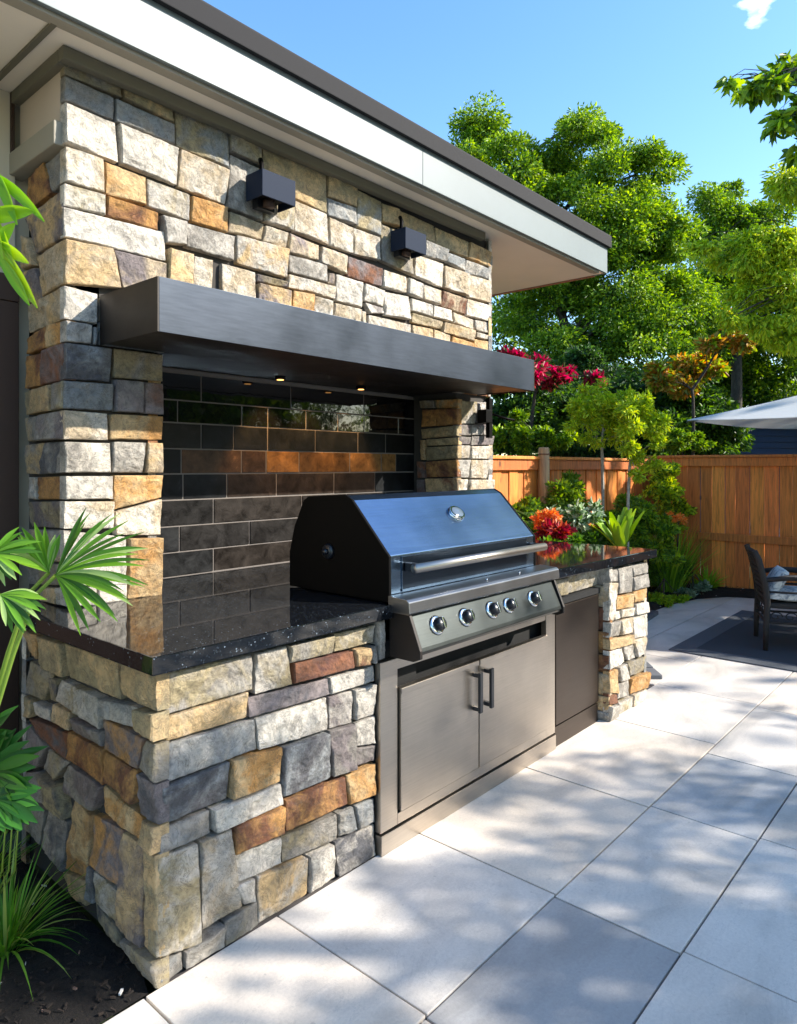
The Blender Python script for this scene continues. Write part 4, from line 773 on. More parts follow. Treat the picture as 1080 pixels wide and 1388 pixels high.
def tree(name, label, cat, base, blobs, n, L, cols, seed, trunk=.16, fork=.35, group=None, drop=.3, clump=1., mt='leaf', bark='bark', parts=('trunk', 'crown'), ntw=5, lean=None, aspect=.45, spread=.23):
    rr = np.random.default_rng(seed); base = Vector(base); t = thing(name, label, cat, base, group)
    bl = [(Vector(c), r_) for c, r_ in blobs]; cen = sum((c for c, _ in bl), Vector())/len(bl); zlow = min(c.z-r_*.6 for c, r_ in bl)
    top = Vector((base.x*.35+cen.x*.65, base.y*.35+cen.y*.65, base.z+(max(zlow, base.z+.3)-base.z)*.9+ (cen.z-base.z)*.1))
    if lean is not None: top = Vector(lean)
    mb = MB(); stem = branch(mb, base-Vector((0, 0, .05)), top, trunk, trunk*.72, rr, .05, 7, 10)
    hi = max(bl, key=lambda b_: b_[0].z); lead = branch(mb, top, hi[0], trunk*.70, trunk*.15, rr, .08, 7, 8)
    P_ = []; D_ = []; tot = sum(r_**2 for _, r_ in bl)
    for c, r_ in bl:
        st = lead[min(len(lead)-2, int(max(0, min(.8, (c.z-top.z)/max(.1, hi[0].z-top.z)-.25))*len(lead)))] if c is not hi[0] else lead[3]
        br = branch(mb, st, c, trunk*.34, trunk*.08, rr, .14, 5, 6)
        nc = max(5, int(r_*r_*clump*9)+4); share = int(n*r_*r_/tot); 
        dirs = rr.normal(size=(nc, 3)); dirs /= np.linalg.norm(dirs, axis=1, keepdims=True); rad = r_*(.35+.72*rr.random((nc, 1))**.6)
        cc = np.array(c)+dirs*rad*np.array([1, 1, .85])
        for k in range(nc):
            if k < ntw*3: branch(mb, br[3+(k % 2)], cc[k], trunk*.07, trunk*.02, rr, .15, 3, 4)
        wsz = rr.uniform(.4, 1.5, nc); wsz /= wsz.sum()
        for k in range(nc):
            m_ = int(share*wsz[k]); sg = r_*spread*rr.uniform(.7, 1.25)*(1 if nc > 8 else 1.3)
            q = rr.normal(size=(m_, 3)); q /= (np.linalg.norm(q, axis=1, keepdims=True)+1e-6); q *= rr.random((m_, 1))**.45*sg*1.9; q[:, 2] *= .62
            P_.append(cc[k]+q); D_.append(q/sg*.5+dirs[k]*.4+rr.normal(size=(m_, 3))*.6+np.array([0, 0, -drop]))
    mb.build(parts[0], M[bark], t, fix=False)
    P_ = np.concatenate(P_); D_ = np.concatenate(D_); m_ = len(P_)
    LL = L*rr.uniform(.6, 1.25, m_); leaf_mesh(parts[1], P_, D_, LL, LL*aspect*rr.uniform(.8, 1.2, m_), leafcol(rr, cols, m_), t, mt, rr)
    return t
# ---- foliage part of the script (tokens expanded by build.py)
G_BACK = 'tall trees beyond the fence'
def BL(*a): return [(a[i], a[i+1]) for i in range(0, len(a), 2)]
tree('broadleaf_tree', 'tallest bright green tree behind the roof corner, with a many peaked crown', 'tree', (13.095, 7.059, 0), [((12.41, 8.52, 8.79), 0.47), ((12.34, 8.71, 8.11), 0.60), ((11.92, 7.52, 7.77), 0.32), ((12.09, 7.63, 7.01), 0.72), ((12.89, 7.94, 6.41), 0.71), ((13.48, 7.48, 7.81), 0.54), ((13.33, 6.63, 8.29), 0.58), ((13.91, 6.55, 8.78), 0.37), ((12.70, 6.64, 6.52), 0.74), ((13.56, 6.02, 7.28), 0.67), ((13.57, 5.52, 7.74), 0.29), ((14.16, 5.57, 7.35), 0.51), ((14.76, 5.42, 7.80), 0.25), ((13.68, 6.15, 6.22), 0.83), ((14.63, 5.63, 6.34), 0.62), ((13.55, 6.91, 5.58), 0.86), ((13.91, 6.01, 5.03), 0.91), ((14.58, 5.43, 5.21), 0.58), ((12.33, 7.22, 5.26), 0.53), ((12.80, 7.89, 4.66), 0.47), ((13.95, 6.77, 4.29), 0.71), ((13.65, 5.37, 4.00), 0.66), ((11.97, 8.83, 7.47), 0.70), ((12.15, 8.11, 6.72), 0.69), ((13.03, 7.49, 6.66), 0.62), ((12.84, 7.65, 8.05), 0.34), ((13.79, 7.29, 7.86), 0.58), ((13.39, 7.17, 4.65), 0.72), ((12.39, 6.96, 3.87), 0.44), ((14.10, 6.01, 6.29), 0.77), ((13.22, 6.41, 5.79), 0.75), ((14.41, 6.23, 4.05), 0.79), ((14.56, 5.04, 6.05), 0.51), ((14.75, 5.04, 4.72), 0.61)], 190000, .082, GRN+LIM[2:], 21, .16, clump=2.4, spread=.30)
tree('broadleaf_tree', 'rounded green tree rising to the right of the tallest one', 'tree', (18.050, 5.198, 0), [((17.99, 5.52, 7.88), 0.47), ((18.81, 5.42, 8.42), 0.30), ((18.86, 5.00, 7.62), 0.63), ((18.48, 5.85, 7.25), 0.60), ((19.66, 4.51, 7.73), 0.56), ((17.82, 4.88, 6.27), 0.79), ((18.86, 4.17, 6.18), 0.80), ((16.75, 5.39, 5.62), 0.68), ((18.73, 4.79, 5.18), 0.91), ((19.67, 3.85, 5.01), 0.91), ((17.84, 5.56, 4.60), 0.72)], 70000, .092, GRN+LIM[3:], 22, .16, clump=2.2, spread=.30)
for k, (gx, gt, lab, bl, n, cs) in enumerate([
    ((9.497, 5.853, 0), 0, 'dark evergreen shrub tree behind the end of the stone wall', [((9.64, 6.08, 2.82), 0.40), ((9.18, 5.85, 2.20), 0.45), ((9.63, 5.60, 2.55), 0.42), ((9.63, 5.54, 1.97), 0.44), ((9.76, 5.16, 2.14), 0.39), ((9.29, 5.73, 1.74), 0.34)], 26000, DRK+GRN[:1]),
    ((11.662, 5.658, 0), 0, 'dark evergreen behind the two slender young trees', [((11.60, 5.77, 2.97), 0.53), ((11.54, 5.60, 2.30), 0.59), ((12.33, 5.47, 2.74), 0.61), ((11.92, 5.09, 2.04), 0.59), ((11.15, 5.68, 1.77), 0.51), ((12.19, 4.80, 2.95), 0.52), ((11.97, 5.59, 3.40), 0.46)], 30000, DRK),
    ((11.570, 4.247, 0), 0, 'leafy mid green evergreen above the corner of the fence', [((11.91, 4.37, 2.27), 0.53), ((11.81, 4.03, 2.55), 0.46), ((12.26, 4.00, 2.02), 0.45), ((11.05, 4.23, 1.81), 0.47), ((11.51, 3.59, 2.33), 0.30), ((11.50, 3.99, 2.83), 0.36), ((11.77, 3.61, 1.93), 0.31), ((12.31, 4.14, 1.75), 0.30), ((11.89, 3.37, 2.10), 0.26), ((12.18, 3.86, 2.75), 0.30)], 34000, DRK+GRN[:2]),
    ((20.504, 5.432, 0), 0, 'broad green tree behind the blue house', [((20.10, 5.88, 3.75), 1.00), ((20.61, 4.91, 4.11), 1.09), ((21.69, 4.07, 3.75), 1.10), ((20.97, 5.75, 4.85), 0.93), ((20.41, 4.34, 2.88), 0.77), ((19.34, 5.75, 2.89), 0.70), ((20.88, 5.72, 2.36), 0.62), ((19.44, 6.06, 4.49), 0.79)], 32000, GRN+DRK[:1]),
    ((14.789, 10.435, 0), 0, 'dark tree half hidden by the roof at the back', [((15.36, 10.83, 8.05), 1.09), ((14.64, 9.88, 6.16), 0.83), ((15.87, 10.01, 6.04), 0.78), ((14.52, 10.02, 4.87), 0.93), ((15.00, 11.55, 7.53), 1.20)], 9000, GRN+DRK),
    ((17.755, 10.085, 0), 0, 'distant pale green tree seen through the gap beside the wall', [((16.75, 10.32, 2.16), 1.23), ((17.86, 9.56, 2.38), 1.25), ((18.51, 8.54, 2.16), 1.24), ((19.15, 7.54, 2.15), 1.23), ((20.04, 6.25, 2.15), 1.01)], 14000, GRN)]):
    tree('evergreen_tree' if k < 3 else 'broadleaf_tree', lab, 'tree', gx, bl, n, .09 if k < 3 else .13, cs, 30+k, .08, clump=1.8, spread=.3)
tree('red_leaved_tree', 'small crimson leaved tree showing over the end of the mantel shelf', 'tree', (8.389, 4.993, 0), [((7.84, 4.94, 2.84), 0.15), ((8.10, 4.86, 2.79), 0.16), ((8.75, 4.97, 2.90), 0.18), ((8.47, 5.22, 2.78), 0.12), ((9.08, 4.80, 2.83), 0.09), ((8.87, 4.28, 2.65), 0.11), ((8.56, 4.75, 2.72), 0.12)], 4200, .10, RED, 41, .03, clump=2.2, spread=.32)
tree('orange_leaved_tree', 'small tree turning orange and gold left of the parasol', 'tree', (10.404, 3.605, 0), [((10.37, 3.81, 2.84), 0.20), ((10.90, 3.72, 2.98), 0.22), ((10.96, 3.47, 3.05), 0.20), ((10.54, 3.60, 2.65), 0.15), ((10.38, 3.23, 3.19), 0.13), ((10.20, 3.85, 2.68), 0.10), ((10.60, 2.90, 3.26), 0.13), ((10.65, 3.07, 3.63), 0.12)], 5200, .10, ORA+LIM[2:3], 42, .03, clump=2.2, spread=.34)
for k, (g_, bl, lab) in enumerate([((6.981, 3.261, 0), [((6.82, 3.31, 2.04), 0.15), ((6.96, 3.25, 2.17), 0.16), ((7.01, 3.11, 2.11), 0.15), ((6.74, 3.35, 1.93), 0.11), ((7.11, 3.20, 1.96), 0.13), ((6.92, 3.21, 2.28), 0.09), ((6.77, 3.43, 2.11), 0.11), ((6.83, 3.29, 1.80), 0.10), ((7.10, 3.13, 1.80), 0.10), ((7.00, 3.03, 2.19), 0.10), ((6.94, 3.41, 2.28), 0.08)], 'slender young lime leaved tree with a thin grey stem, the left one of the two'),
                    ((6.784, 2.879, 0), [((6.84, 2.83, 2.06), 0.12), ((6.88, 2.71, 1.91), 0.10), ((6.68, 2.85, 1.87), 0.10), ((6.85, 2.77, 2.17), 0.09), ((6.88, 2.65, 1.72), 0.07), ((6.85, 2.79, 1.58), 0.07), ((6.65, 2.87, 2.03), 0.09), ((6.90, 2.63, 1.93), 0.08), ((6.66, 2.83, 1.66), 0.07), ((7.08, 2.75, 1.50), 0.07), ((6.73, 2.78, 1.39), 0.05)], 'slender young lime leaved tree with a pale speckled stem, the right one of the two')]):
    tree('sapling', lab, 'tree', g_, bl, 6000, .05, LIM[:3]+GRN[4:], 51+k, .020, group=None, spread=.32, clump=4, bark='palebark', ntw=2, lean=[(6.981, 3.261, 1.738), (6.799, 2.863, 1.576)][k], aspect=.35)
# drooping lime tree on the right, its trunk outside the picture
tree('honey_locust_tree', 'drooping lime green tree hanging into the picture above the parasol', 'tree', (11.196, 0.273, 0), [((8.05, 1.68, 4.34), 0.20), ((8.04, 1.84, 3.80), 0.23), ((7.72, 1.98, 3.64), 0.20), ((7.75, 2.23, 3.70), 0.15), ((7.50, 2.41, 3.70), 0.12), ((8.12, 1.79, 3.39), 0.26), ((7.94, 2.03, 3.32), 0.20), ((8.17, 1.70, 2.96), 0.23), ((7.95, 1.96, 3.04), 0.17), ((7.60, 2.15, 3.01), 0.11), ((8.31, 1.56, 3.73), 0.38), ((8.43, 1.32, 3.10), 0.38), ((8.42, 1.51, 4.44), 0.31)], 36000, .07, LIM+LIM[:2]+GRN[4:], 61, .10, clump=2.4, drop=1.0, aspect=.28, lean=(9.735, 0.878, 3.173), spread=.3)
# big tree on the right whose twigs reach into the upper right corner
tree('overhanging_tree', 'leafy twigs of a nearby tree reaching into the upper right corner', 'tree', (15.805, -4.986, 0), [((7.05, 1.55, 5.07), 0.11), ((6.69, 1.59, 4.82), 0.10), ((6.62, 1.74, 4.81), 0.07), ((6.68, 1.91, 4.94), 0.05), ((7.03, 1.44, 4.66), 0.13), ((6.76, 1.52, 4.49), 0.08), ((7.11, 1.38, 4.31), 0.11), ((7.22, 1.21, 4.98), 0.22), ((7.27, 1.16, 4.40), 0.22), ((7.34, 0.87, 4.65), 0.32), ((7.77, 0.49, 4.63), 0.39)], 5200, .12, GRN[1:]+LIM[2:3], 62, .09, clump=2.2, drop=.8, aspect=.42, lean=(8.914, -0.157, 4.080))
# shade trees out of frame to the right of the camera: they throw the dappled light on the paving
tree('shade_tree', 'broad shade tree standing on the lawn to the right, outside the picture', 'tree', (6.6, -5.4, 0), [((5.3, -3.75, 4.5), .36), ((5.2, -4.2, 3.7), .55), ((4.6, -3.4, 3.0), .5), ((5.9, -4.6, 3.4), .6), ((6.6, -4.0, 3.9), .55), ((4.5, -4.4, 4.1), .5), ((5.4, -3.1, 3.2), .42), ((7.4, -4.6, 3.5), .5), ((6.2, -3.3, 4.1), .38), ((3.9, -3.9, 3.3), .5), ((8.2, -4.2, 3.4), .45)], 6800, .10, GRN, 71, .15, clump=1.6)
tree('shade_tree', 'second shade tree behind the camera side of the patio, outside the picture', 'tree', (3.4, -6.2, 0), [((3.2, -4.9, 3.4), .6), ((4.1, -5.4, 4.2), .6), ((2.6, -5.2, 4.3), .6), ((3.6, -5.9, 5.0), .6), ((4.9, -5.9, 4.6), .55), ((2.2, -4.3, 3.6), .42)], 7000, .10, GRN, 72, .14, clump=1.6)
for k, (x, y, r_, h) in enumerate([(10, -10, 2.4, 5), (14, -6, 2.6, 6), (5, -13, 2.6, 6), (-1, -11, 2.4, 5), (17, 0, 2.4, 5), (14, -11, 2.4, 4), (18.5, -9, 2.6, 5), (8.5, -8.6, 1.6, 2.9), (6.2, 9.5, 2., 3.4), (10., 12, 2.4, 4.2)]):
    tree('garden_tree', ['bushy tree at the far end of the garden behind the camera', 'wide garden tree right of the patio outside the picture', 'dark garden tree behind the viewer', 'round garden tree left of the viewer', 'garden tree beyond the fence on the far right', 'garden tree in the far right corner of the lawn', 'tall garden tree beyond the lawn at the far right', 'low rounded garden tree close behind the shade trees', 'garden tree behind the house, hidden by the stone wall', 'garden tree beyond the fence, hidden behind the roof corner'][k], 'tree', (x, y, 0), [((x, y, h), r_), ((x+1.6, y-.4, h-1.3), r_*.7), ((x-1.5, y+.5, h-1.2), r_*.7), ((x+.3, y+.8, h-2.2), r_*.7)], 5000, .26, GRN, 80+k, .2)
# ------------------------------------------------------------ shrubs and herbs
def strip(mb, base, d, L, W, droop, rr, col, seg=7, fold=.22, curl=0., wprof=None, side=None):
    base = Vector(base); d = Vector(d).normalized(); s = Vector(side) if side else d.cross(Vector((0, 0, 1)))
    if s.length < .05: s = Vector((1, 0, 0))
    s.normalize(); V_ = []; p = base.copy(); dd = d.copy()
    for i in range(seg+1):
        f_ = i/seg; wv = W*(wprof(f_) if wprof else (math.sin(math.pi*min(1, f_*.93+.07))**.6*(1-f_**3)+.02))
        u = s.cross(dd).normalized(); V_ += [tuple(p-s*wv/2+u*wv*fold), tuple(p), tuple(p+s*wv/2+u*wv*fold)]
        dd = (dd+Vector((0, 0, -droop/seg))+s*curl/seg).normalized(); s = (s-dd*s.dot(dd)).normalized(); p = p+dd*L/seg
    F_ = []
    for i in range(seg):
        a = i*3; F_ += [(a, a+1, a+4, a+3), (a+1, a+2, a+5, a+4)]
    mb.add(V_, F_, col, True)
def jit(c, rr, k=.2):
    g_ = 1+rr.uniform(-k, k); return (c[0]*g_, c[1]*g_, c[2]*g_, 1)
def tuft(name, label, cat, base, n, L, W, cols, seed, spread=.9, droop=1.1, loc=None, up=1., part='blades', mt='leaf', rb=.03, lmin=.6):
    rr = random.Random(seed); t = thing(name, label, cat, base); mb = MB(); b0 = Vector(base)
    for k in range(n):
        a = rr.uniform(0, 2*math.pi); tl_ = rr.uniform(.05, spread); d = Vector((math.cos(a)*tl_, math.sin(a)*tl_, up))
        strip(mb, b0+Vector((math.cos(a), math.sin(a), 0))*rb*rr.random(), d, L*rr.uniform(lmin, 1.1), W*rr.uniform(.7, 1.2), droop*rr.uniform(.5, 1.3), rr, jit(rr.choice(cols), rr), 7)
    mb.build(part, M[mt], t, fix=False); return t
def shrub(name, label, base, blobs, n, L, cols, seed, cat='shrub', mt='leaf', aspect=.42, group=None, stem=.012):
    return tree(name, label, cat, base, blobs, n, L, cols, seed, stem, clump=5, parts=('stems', 'foliage'), ntw=3, drop=.1, mt=mt, aspect=aspect, group=group)
shrub('leafy_shrub', 'bright green feathery shrub against the sunlit fence right of the round post', (6.360, 3.363, 0), [((6.23, 3.32, 1.20), 0.15), ((6.48, 3.35, 1.28), 0.11), ((6.19, 3.39, 1.07), 0.13), ((6.49, 3.27, 1.06), 0.12), ((6.33, 3.30, 0.99), 0.16)], 3600, .06, [(.14, .24, .02), (.08, .17, .02), (.2, .3, .03)], 101)
shrub('variegated_shrub', 'shrub with white edged leaves below the feathery green one', (5.768, 2.977, 0), [((5.79, 3.06, 1.00), 0.10), ((5.73, 2.88, 1.05), 0.09), ((5.78, 2.79, 1.09), 0.07), ((5.77, 3.16, 1.03), 0.07)], 1300, .07, [(.5, .58, .45), (.3, .42, .25), (.08, .16, .04)], 102)
shrub('low_shrub', 'dark green low shrub along the fence behind the stone pier', (5.971, 2.897, 0), [((5.81, 2.89, 0.85), 0.16), ((6.11, 2.82, 0.82), 0.15), ((5.76, 3.05, 0.80), 0.15), ((6.05, 2.62, 0.76), 0.13), ((5.96, 2.89, 0.69), 0.16)], 4200, .055, [(.035, .10, .015), (.06, .15, .02), (.03, .08, .015)], 103)
shrub('upright_shrub', 'tall leafy climber in the fence corner with pale yellow green leaves', (8.552, 3.139, 0), [((8.46, 3.12, 1.37), 0.12), ((8.52, 3.07, 1.22), 0.12), ((8.40, 3.13, 1.11), 0.13), ((8.58, 3.15, 1.48), 0.08), ((8.76, 3.08, 0.96), 0.13), ((8.39, 3.17, 0.89), 0.14), ((8.47, 3.02, 0.78), 0.14), ((8.30, 3.22, 1.24), 0.11), ((8.59, 3.24, 1.42), 0.08)], 7000, .06, LIM[:3]+GRN[:2], 104)
shrub('leafy_shrub', 'green shrub with flecked leaves beside the speckled young stem', (7.306, 2.891, 0), [((7.41, 3.00, 1.11), 0.10), ((7.24, 2.81, 0.96), 0.12), ((7.22, 2.92, 0.84), 0.13), ((7.28, 2.75, 0.77), 0.13), ((7.29, 2.71, 0.62), 0.15), ((7.33, 3.00, 0.59), 0.13)], 4200, .055, GRN+LIM[2:], 105)
shrub('leafy_shrub', 'lime tipped shrub showing over the fence left of the slender young trees', (7.337, 4.070, 0), [((7.07, 4.46, 1.85), 0.16), ((7.06, 4.20, 1.76), 0.15), ((7.23, 4.01, 1.78), 0.14), ((7.36, 3.84, 1.76), 0.12), ((6.95, 4.28, 2.02), 0.10)], 5200, .06, GRN+LIM[2:], 127)
shrub('leafy_shrub', 'leafy shrub showing over the fence corner right of the slender young trees', (10.235, 3.494, 0), [((10.00, 3.67, 1.88), 0.17), ((10.01, 3.47, 1.82), 0.15), ((10.51, 3.38, 1.85), 0.15), ((9.80, 3.75, 2.08), 0.12)], 4200, .06, GRN[1:]+LIM[3:], 128)
shrub('crimson_shrub', 'deep crimson and orange leaved plant at the right end of the grill', (4.753, 2.618, 0), [((4.78, 2.67, 0.99), 0.06), ((4.75, 2.57, 1.01), 0.06), ((4.78, 2.62, 0.95), 0.07), ((4.79, 2.72, 0.92), 0.05), ((4.81, 2.53, 0.97), 0.04)], 1300, .06, [(.35, .015, .015), (.22, .01, .012), (.5, .08, .02), (.12, .01, .01)], 106)
shrub('orange_flower_plant', 'plant topped with orange blooms above the crimson leaves', (5.007, 2.784, 0), [((5.04, 2.84, 1.07), 0.04), ((4.94, 2.72, 1.09), 0.05), ((5.01, 2.88, 1.04), 0.04)], 420, .05, [(.75, .25, .05), (.8, .38, .12), (.6, .15, .04)], 107, cat='flower', mt='petal')
shrub('leafy_shrub', 'fresh green leaves edging the crimson plant', (4.616, 2.471, 0), [((4.60, 2.55, 0.89), 0.05), ((4.71, 2.49, 0.89), 0.05), ((4.57, 2.64, 0.88), 0.05), ((4.65, 2.37, 0.92), 0.05)], 1000, .05, [(.12, .26, .02), (.07, .17, .02)], 108)
shrub('orange_daylily', 'small orange flowers beside the tall grass clump', (8.245, 2.882, 0), [((8.12, 2.94, 0.93), 0.03), ((8.07, 2.85, 0.90), 0.04), ((8.18, 2.83, 0.86), 0.03)], 160, .045, [(.8, .25, .03), (.85, .36, .08)], 109, cat='flower', mt='petal')
tuft('ornamental_grass', 'tall bright green grass clump at the outer edge of the pier', 'grass clump', (8.149, 2.991, 0), 420, .84, .018, [(.18, .36, .03), (.28, .48, .04), (.10, .22, .02)], 110, .5, .9, rb=.16)
tuft('ornamental_grass', 'thin straw tipped grass rising behind the green clump', 'grass clump', (8.264, 3.164, 0), 90, 1.05, .010, [(.35, .33, .14), (.2, .25, .08)], 111, .45, .4, rb=.1)
tuft('spiky_plant', 'small spiky bright green plant on the bed in front of the shaded fence', 'plant', (8.657, 2.716, 0), 130, .34, .022, [(.2, .42, .03), (.3, .52, .04)], 112, 1.1, .8, rb=.03)
shrub('silver_plant', 'low silvery green plant at the edge of the paving', (8.244, 2.732, 0), [((8.03, 2.74, 0.07), 0.07), ((8.32, 2.72, 0.06), 0.07), ((8.21, 2.60, 0.12), 0.06), ((8.11, 2.85, 0.02), 0.06)], 1000, .045, [(.25, .34, .24), (.16, .26, .16)], 113)
shrub('lime_ground_cover', 'bright lime ground cover at the near edge of the bed', (7.519, 2.799, 0), [((7.58, 2.94, 0.00), 0.07), ((7.44, 2.77, 0.06), 0.07), ((7.73, 2.76, 0.05), 0.06), ((7.56, 2.87, 0.08), 0.06), ((7.79, 2.70, 0.04), 0.05), ((7.38, 2.91, 0.08), 0.06)], 2600, .035, [(.26, .42, .02), (.34, .5, .03), (.15, .3, .02)], 114)
for k, (px, t_, pts, lab) in enumerate([(973, 8.75, [((9.12, 2.73, 0.15), 0.12), ((9.31, 2.78, 0.27), 0.09), ((9.08, 2.70, 0.43), 0.06), ((9.29, 2.75, 0.50), 0.04)], 'small cone shaped conifer by the shaded fence, left of the other'), (1000, 8.8, [((9.56, 2.62, 0.05), 0.11), ((9.56, 2.61, 0.19), 0.08), ((9.29, 2.52, 0.35), 0.05), ((9.46, 2.57, 0.41), 0.04)], 'small cone shaped conifer by the shaded fence, nearest the chair back')]):
    shrub('conifer', lab, [(9.217, 2.759, 0), (9.435, 2.586, 0)][k], pts, 2200, .04, [(.03, .09, .02), (.05, .12, .03)], 120+k, cat='conifer', aspect=.25)
shrub('leafy_shrub', 'dark shrub behind the far patio chair', (9.580, 2.117, 0), [((9.59, 2.20, 0.18), 0.15), ((9.85, 2.05, 0.21), 0.17), ((9.57, 1.95, 0.48), 0.11), ((9.37, 2.27, 0.06), 0.11)], 1800, .06, GRN[:3], 123)
shrub('leafy_shrub', 'mixed green shrub filling the bed behind the crimson plant', (5.767, 3.433, 0), [((5.80, 3.57, 1.01), 0.14), ((5.77, 3.43, 0.91), 0.14), ((5.78, 3.60, 0.83), 0.14), ((5.90, 3.43, 1.08), 0.10), ((5.80, 3.26, 0.74), 0.12)], 4000, .05, GRN+LIM[3:], 124)
shrub('leafy_shrub', 'dense green shrub between the rosette plant and the sunlit fence', (7.059, 3.173, 0), [((6.90, 3.18, 0.96), 0.13), ((7.08, 3.06, 0.96), 0.12), ((7.14, 3.17, 0.79), 0.14), ((7.08, 2.94, 0.74), 0.14), ((7.06, 3.34, 0.75), 0.14), ((7.14, 3.05, 1.11), 0.09)], 5200, .05, GRN+LIM[3:], 125)
shrub('leafy_shrub', 'dark leafy shrub low beside the tall grass clump', (7.756, 3.137, 0), [((7.80, 3.16, 0.41), 0.13), ((7.80, 3.03, 0.30), 0.12), ((7.77, 3.19, 0.20), 0.12), ((8.09, 2.76, 0.30), 0.08)], 3000, .05, GRN[:3], 126)
# bird's nest fern: broad lime rosette
rr = random.Random(130); t = thing('birds_nest_fern', 'broad lime leaved rosette plant standing behind the right counter end', 'fern', (5.773, 2.516, 0)); mb = MB(); b0 = Vector((5.773, 2.516, 0.726))
for k in range(20):
    a = k/20*6.28+rr.uniform(-.2, .2); tl_ = rr.uniform(.15, .8); strip(mb, b0, (math.cos(a)*tl_, math.sin(a)*tl_, 1), rr.uniform(.32, .44), rr.uniform(.07, .105), rr.uniform(.1, .5), rr, jit((.24, .40, .03) if k % 3 else (.14, .28, .02), rr), 8, .15, wprof=lambda f_: math.sin(math.pi*min(1, .12+.80*f_))**.8)
mb.build('fronds', M['leaf'], t, fix=False); mb = MB(); g0 = Vector((5.773, 2.516, 0)); mb.tube([g0, b0+Vector((0, 0, .03))], [.04, .03], 8, (.2, .15, .08, 1)); mb.build('stem', M['bark'], t)
# cycad like dark fern fronds beside the grill
rr = random.Random(131); t = thing('cycad', 'dark feathery cycad fronds arching behind the right end of the grill', 'cycad', (5.360, 3.139, 0)); mb = MB(); b0 = Vector((5.428, 3.062, 0.907))
for k in range(13):
    a = R(rr.uniform(0, 360)); tgt_ = Vector((math.cos(a)*rr.uniform(.5, 1), math.sin(a)*rr.uniform(.5, 1), rr.uniform(.7, 1.5))).normalized(); L_ = rr.uniform(.38, .56); p = b0.copy(); d = tgt_.copy(); s = d.cross(Vector((0, 0, 1))).normalized()
    for i in range(26):
        f_ = i/26; d = (d+Vector((0, 0, -.045))).normalized(); p = p+d*L_/26
        ll = .09*math.sin(math.pi*(f_*.85+.12)); col = jit((.03, .09, .02) if rr.random() < .75 else (.10, .2, .04), rr)
        for sg in (-1, 1): strip(mb, p, s*sg+d*.55, ll, .011, .25, rr, col, 2, .1)
mb.build('fronds', M['leaf'], t, fix=False); mb = MB(); g0 = Vector((5.428, 3.062, 0)); mb.tube([g0, b0], [.05, .04], 8); mb.build('trunk', M['bark'], t)
# ---- near plants on the left
def fan(mb, hub, axis, nrm_, n, L, W, spread, rr, cols, droop=.5, st=None):
    hub = Vector(hub); axis = Vector(axis).normalized(); nrm_ = Vector(nrm_); nrm_ = (nrm_-axis*axis.dot(nrm_)).normalized(); sd_ = axis.cross(nrm_)
    for k in range(n):
        a = R(spread)*(k/(n-1)*2-1)+rr.uniform(-.04, .04); d = axis*math.cos(a)+sd_*math.sin(a)+nrm_*rr.uniform(-.10, .22)
        side = (-axis*math.sin(a)+sd_*math.cos(a)); LL = L*(1-.28*abs(a)/R(spread))*rr.uniform(.85, 1.08)
        strip(mb, hub, d, LL, W*rr.uniform(.8, 1.2), droop*rr.uniform(.5, 1.4), rr, jit(rr.choice(cols), rr, .15), 9, .16, wprof=lambda f_: (.16+.84*min(1, f_*2.0))*(1-max(0, f_-.72)/.28*.92), side=side)
FC = [(.13, .31, .025), (.07, .20, .018), (.21, .42, .03), (.34, .48, .16), (.05, .14, .015)]
C_ = Vector((.752, .659, 0)); Rt = Vector((.659, -.752, 0)); UP = Vector((0, 0, 1))
t = thing('fan_palm', 'fan palm at the left edge spreading green leaves over the counter corner', 'palm', (0.786, 2.669, 0))
rr = random.Random(140); mb = MB()
fans = [((0.772, 1.850, 1.201), Rt*1.0+UP*.34, 32, .25, .0135, 66), ((0.768, 1.885, 1.205), Rt*-.35+UP*1, 9, .15, .019, 34), ((0.633, 1.888, 1.264), Rt*.9+UP*.05, 13, .13, .014, 60), ((0.640, 1.850, 1.169), Rt*.9-UP*.35, 12, .13, .014, 44)]
for hub, ax_, n_, L_, W_, sp in fans: fan(mb, hub, ax_, -C_+UP*.6-Rt*.1, n_, L_, W_, sp, rr, FC, .55)
mb.build('leaves', M['leaf'], t, fix=False)
mb = MB(); g0 = Vector((0.786, 2.669, 0))
for hub, ax_, n_, L_, W_, sp in fans: branch(mb, g0, hub, .010, .005, np.random.default_rng(5), .12, 7, 7, (.22, .34, .06, 1))
mb.build('stalks', M['leaf'], t, fix=False)
t = thing('banana_shrub', 'glossy lime leaves hanging in at the upper left edge', 'shrub', (0.598, 2.656, 0))
rr = random.Random(141); mb = MB(); hubs = []
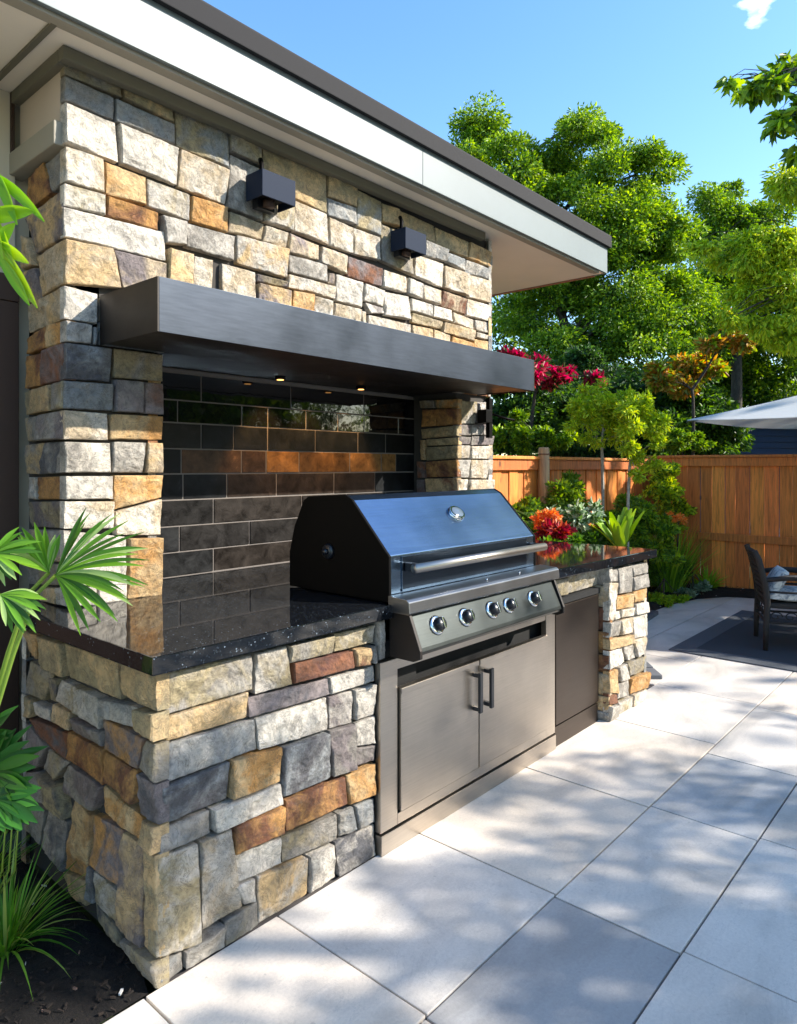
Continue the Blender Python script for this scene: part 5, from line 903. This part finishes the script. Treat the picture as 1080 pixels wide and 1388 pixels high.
for (h_, dx, dy, L_, W_) in [(Vector((0.570, 1.701, 2.131)), .9, -.5, .17, .026), (Vector((0.572, 1.699, 2.148)), .5, -.8, .15, .028), (Vector((0.562, 1.711, 2.025)), .8, .35, .12, .035), (Vector((0.567, 1.705, 1.992)), .9, -.9, .20, .030), (Vector((0.572, 1.699, 2.041)), .6, -1., .13, .025), (Vector((0.570, 1.701, 1.951)), .5, .8, .09, .03), (Vector((0.572, 1.699, 1.976)), .8, -.2, .10, .03), (Vector((0.562, 1.711, 2.091)), .4, -1, .16, .024), (Vector((0.583, 1.686, 1.943)), .7, -.75, .13, .028)]:
    hubs.append(h_)
    strip(mb, h_, Rt*dx+UP*dy-C_*.1, L_, W_, .5, rr, jit(rr.choice([(.22, .45, .02), (.3, .5, .03), (.14, .34, .02)]), rr), 8, .2, wprof=lambda f_: math.sin(math.pi*min(1, .1+.88*f_))**.8, side=(C_*.35-UP*dx+Rt*dy))
mb.build('leaves', M['leaf'], t, fix=False)
mb = MB(); g0 = Vector((0.598, 2.656, 0))
for h_ in hubs: branch(mb, g0, h_, .016, .004, np.random.default_rng(6), .06, 8, 7, (.16, .22, .05, 1))
mb.build('stalks', M['leaf'], t, fix=False)
t = thing('pleated_leaf_plant', 'deep green pleated leaf plant low at the left edge beside the stone base', 'plant', (0.833, 2.539, 0))
rr = random.Random(142); mb = MB()
F2 = [((0.725, 2.208, 0.599), Rt*.8+UP*.55, 13, .19, .03, 50), ((0.717, 2.140, 0.549), Rt*1+UP*.0, 12, .15, .032, 46), ((0.728, 2.279, 0.664), Rt*.5+UP*1, 10, .16, .028, 50)]
for hub, ax_, n_, L_, W_, sp in F2: fan(mb, hub, ax_, -C_+UP*.5, n_, L_, W_, sp, rr, [(.025, .12, .015), (.05, .19, .02), (.018, .085, .012)], .5)
mb.build('leaves', M['leaf'], t, fix=False); mb = MB(); g0 = Vector((0.833, 2.539, 0))
for hub, *_ in F2: branch(mb, g0, hub, .007, .004, np.random.default_rng(7), .1, 6, 6, (.16, .25, .05, 1))
for p1_, p2_ in (((0.775, 2.225, 0.296), (0.765, 2.162, 0.494)), ((0.788, 2.211, 0.296), (0.777, 2.147, 0.494)), ((0.800, 2.198, 0.296), (0.789, 2.135, 0.494))): mb.tube([g0, p1_, p2_], [.004, .003, .002], 6, (.2, .3, .05, 1))
mb.build('stalks', M['leaf'], t, fix=False)
tuft('grass_clump', 'arching bright green grass clump on the mulch beside the stone base', 'grass clump', (0.813, 2.304, 0), 120, .30, .010, [(.08, .25, .02), (.16, .36, .04), (.05, .16, .015), (.32, .42, .10)], 143, 1.1, 1.2, rb=.035, lmin=.5)
tuft('grass_clump', 'smaller green grass tuft at the very left edge of the mulch', 'grass clump', (0.884, 2.708, 0), 70, .30, .009, [(.10, .28, .03), (.16, .36, .04)], 144, .8, .8, rb=.03)
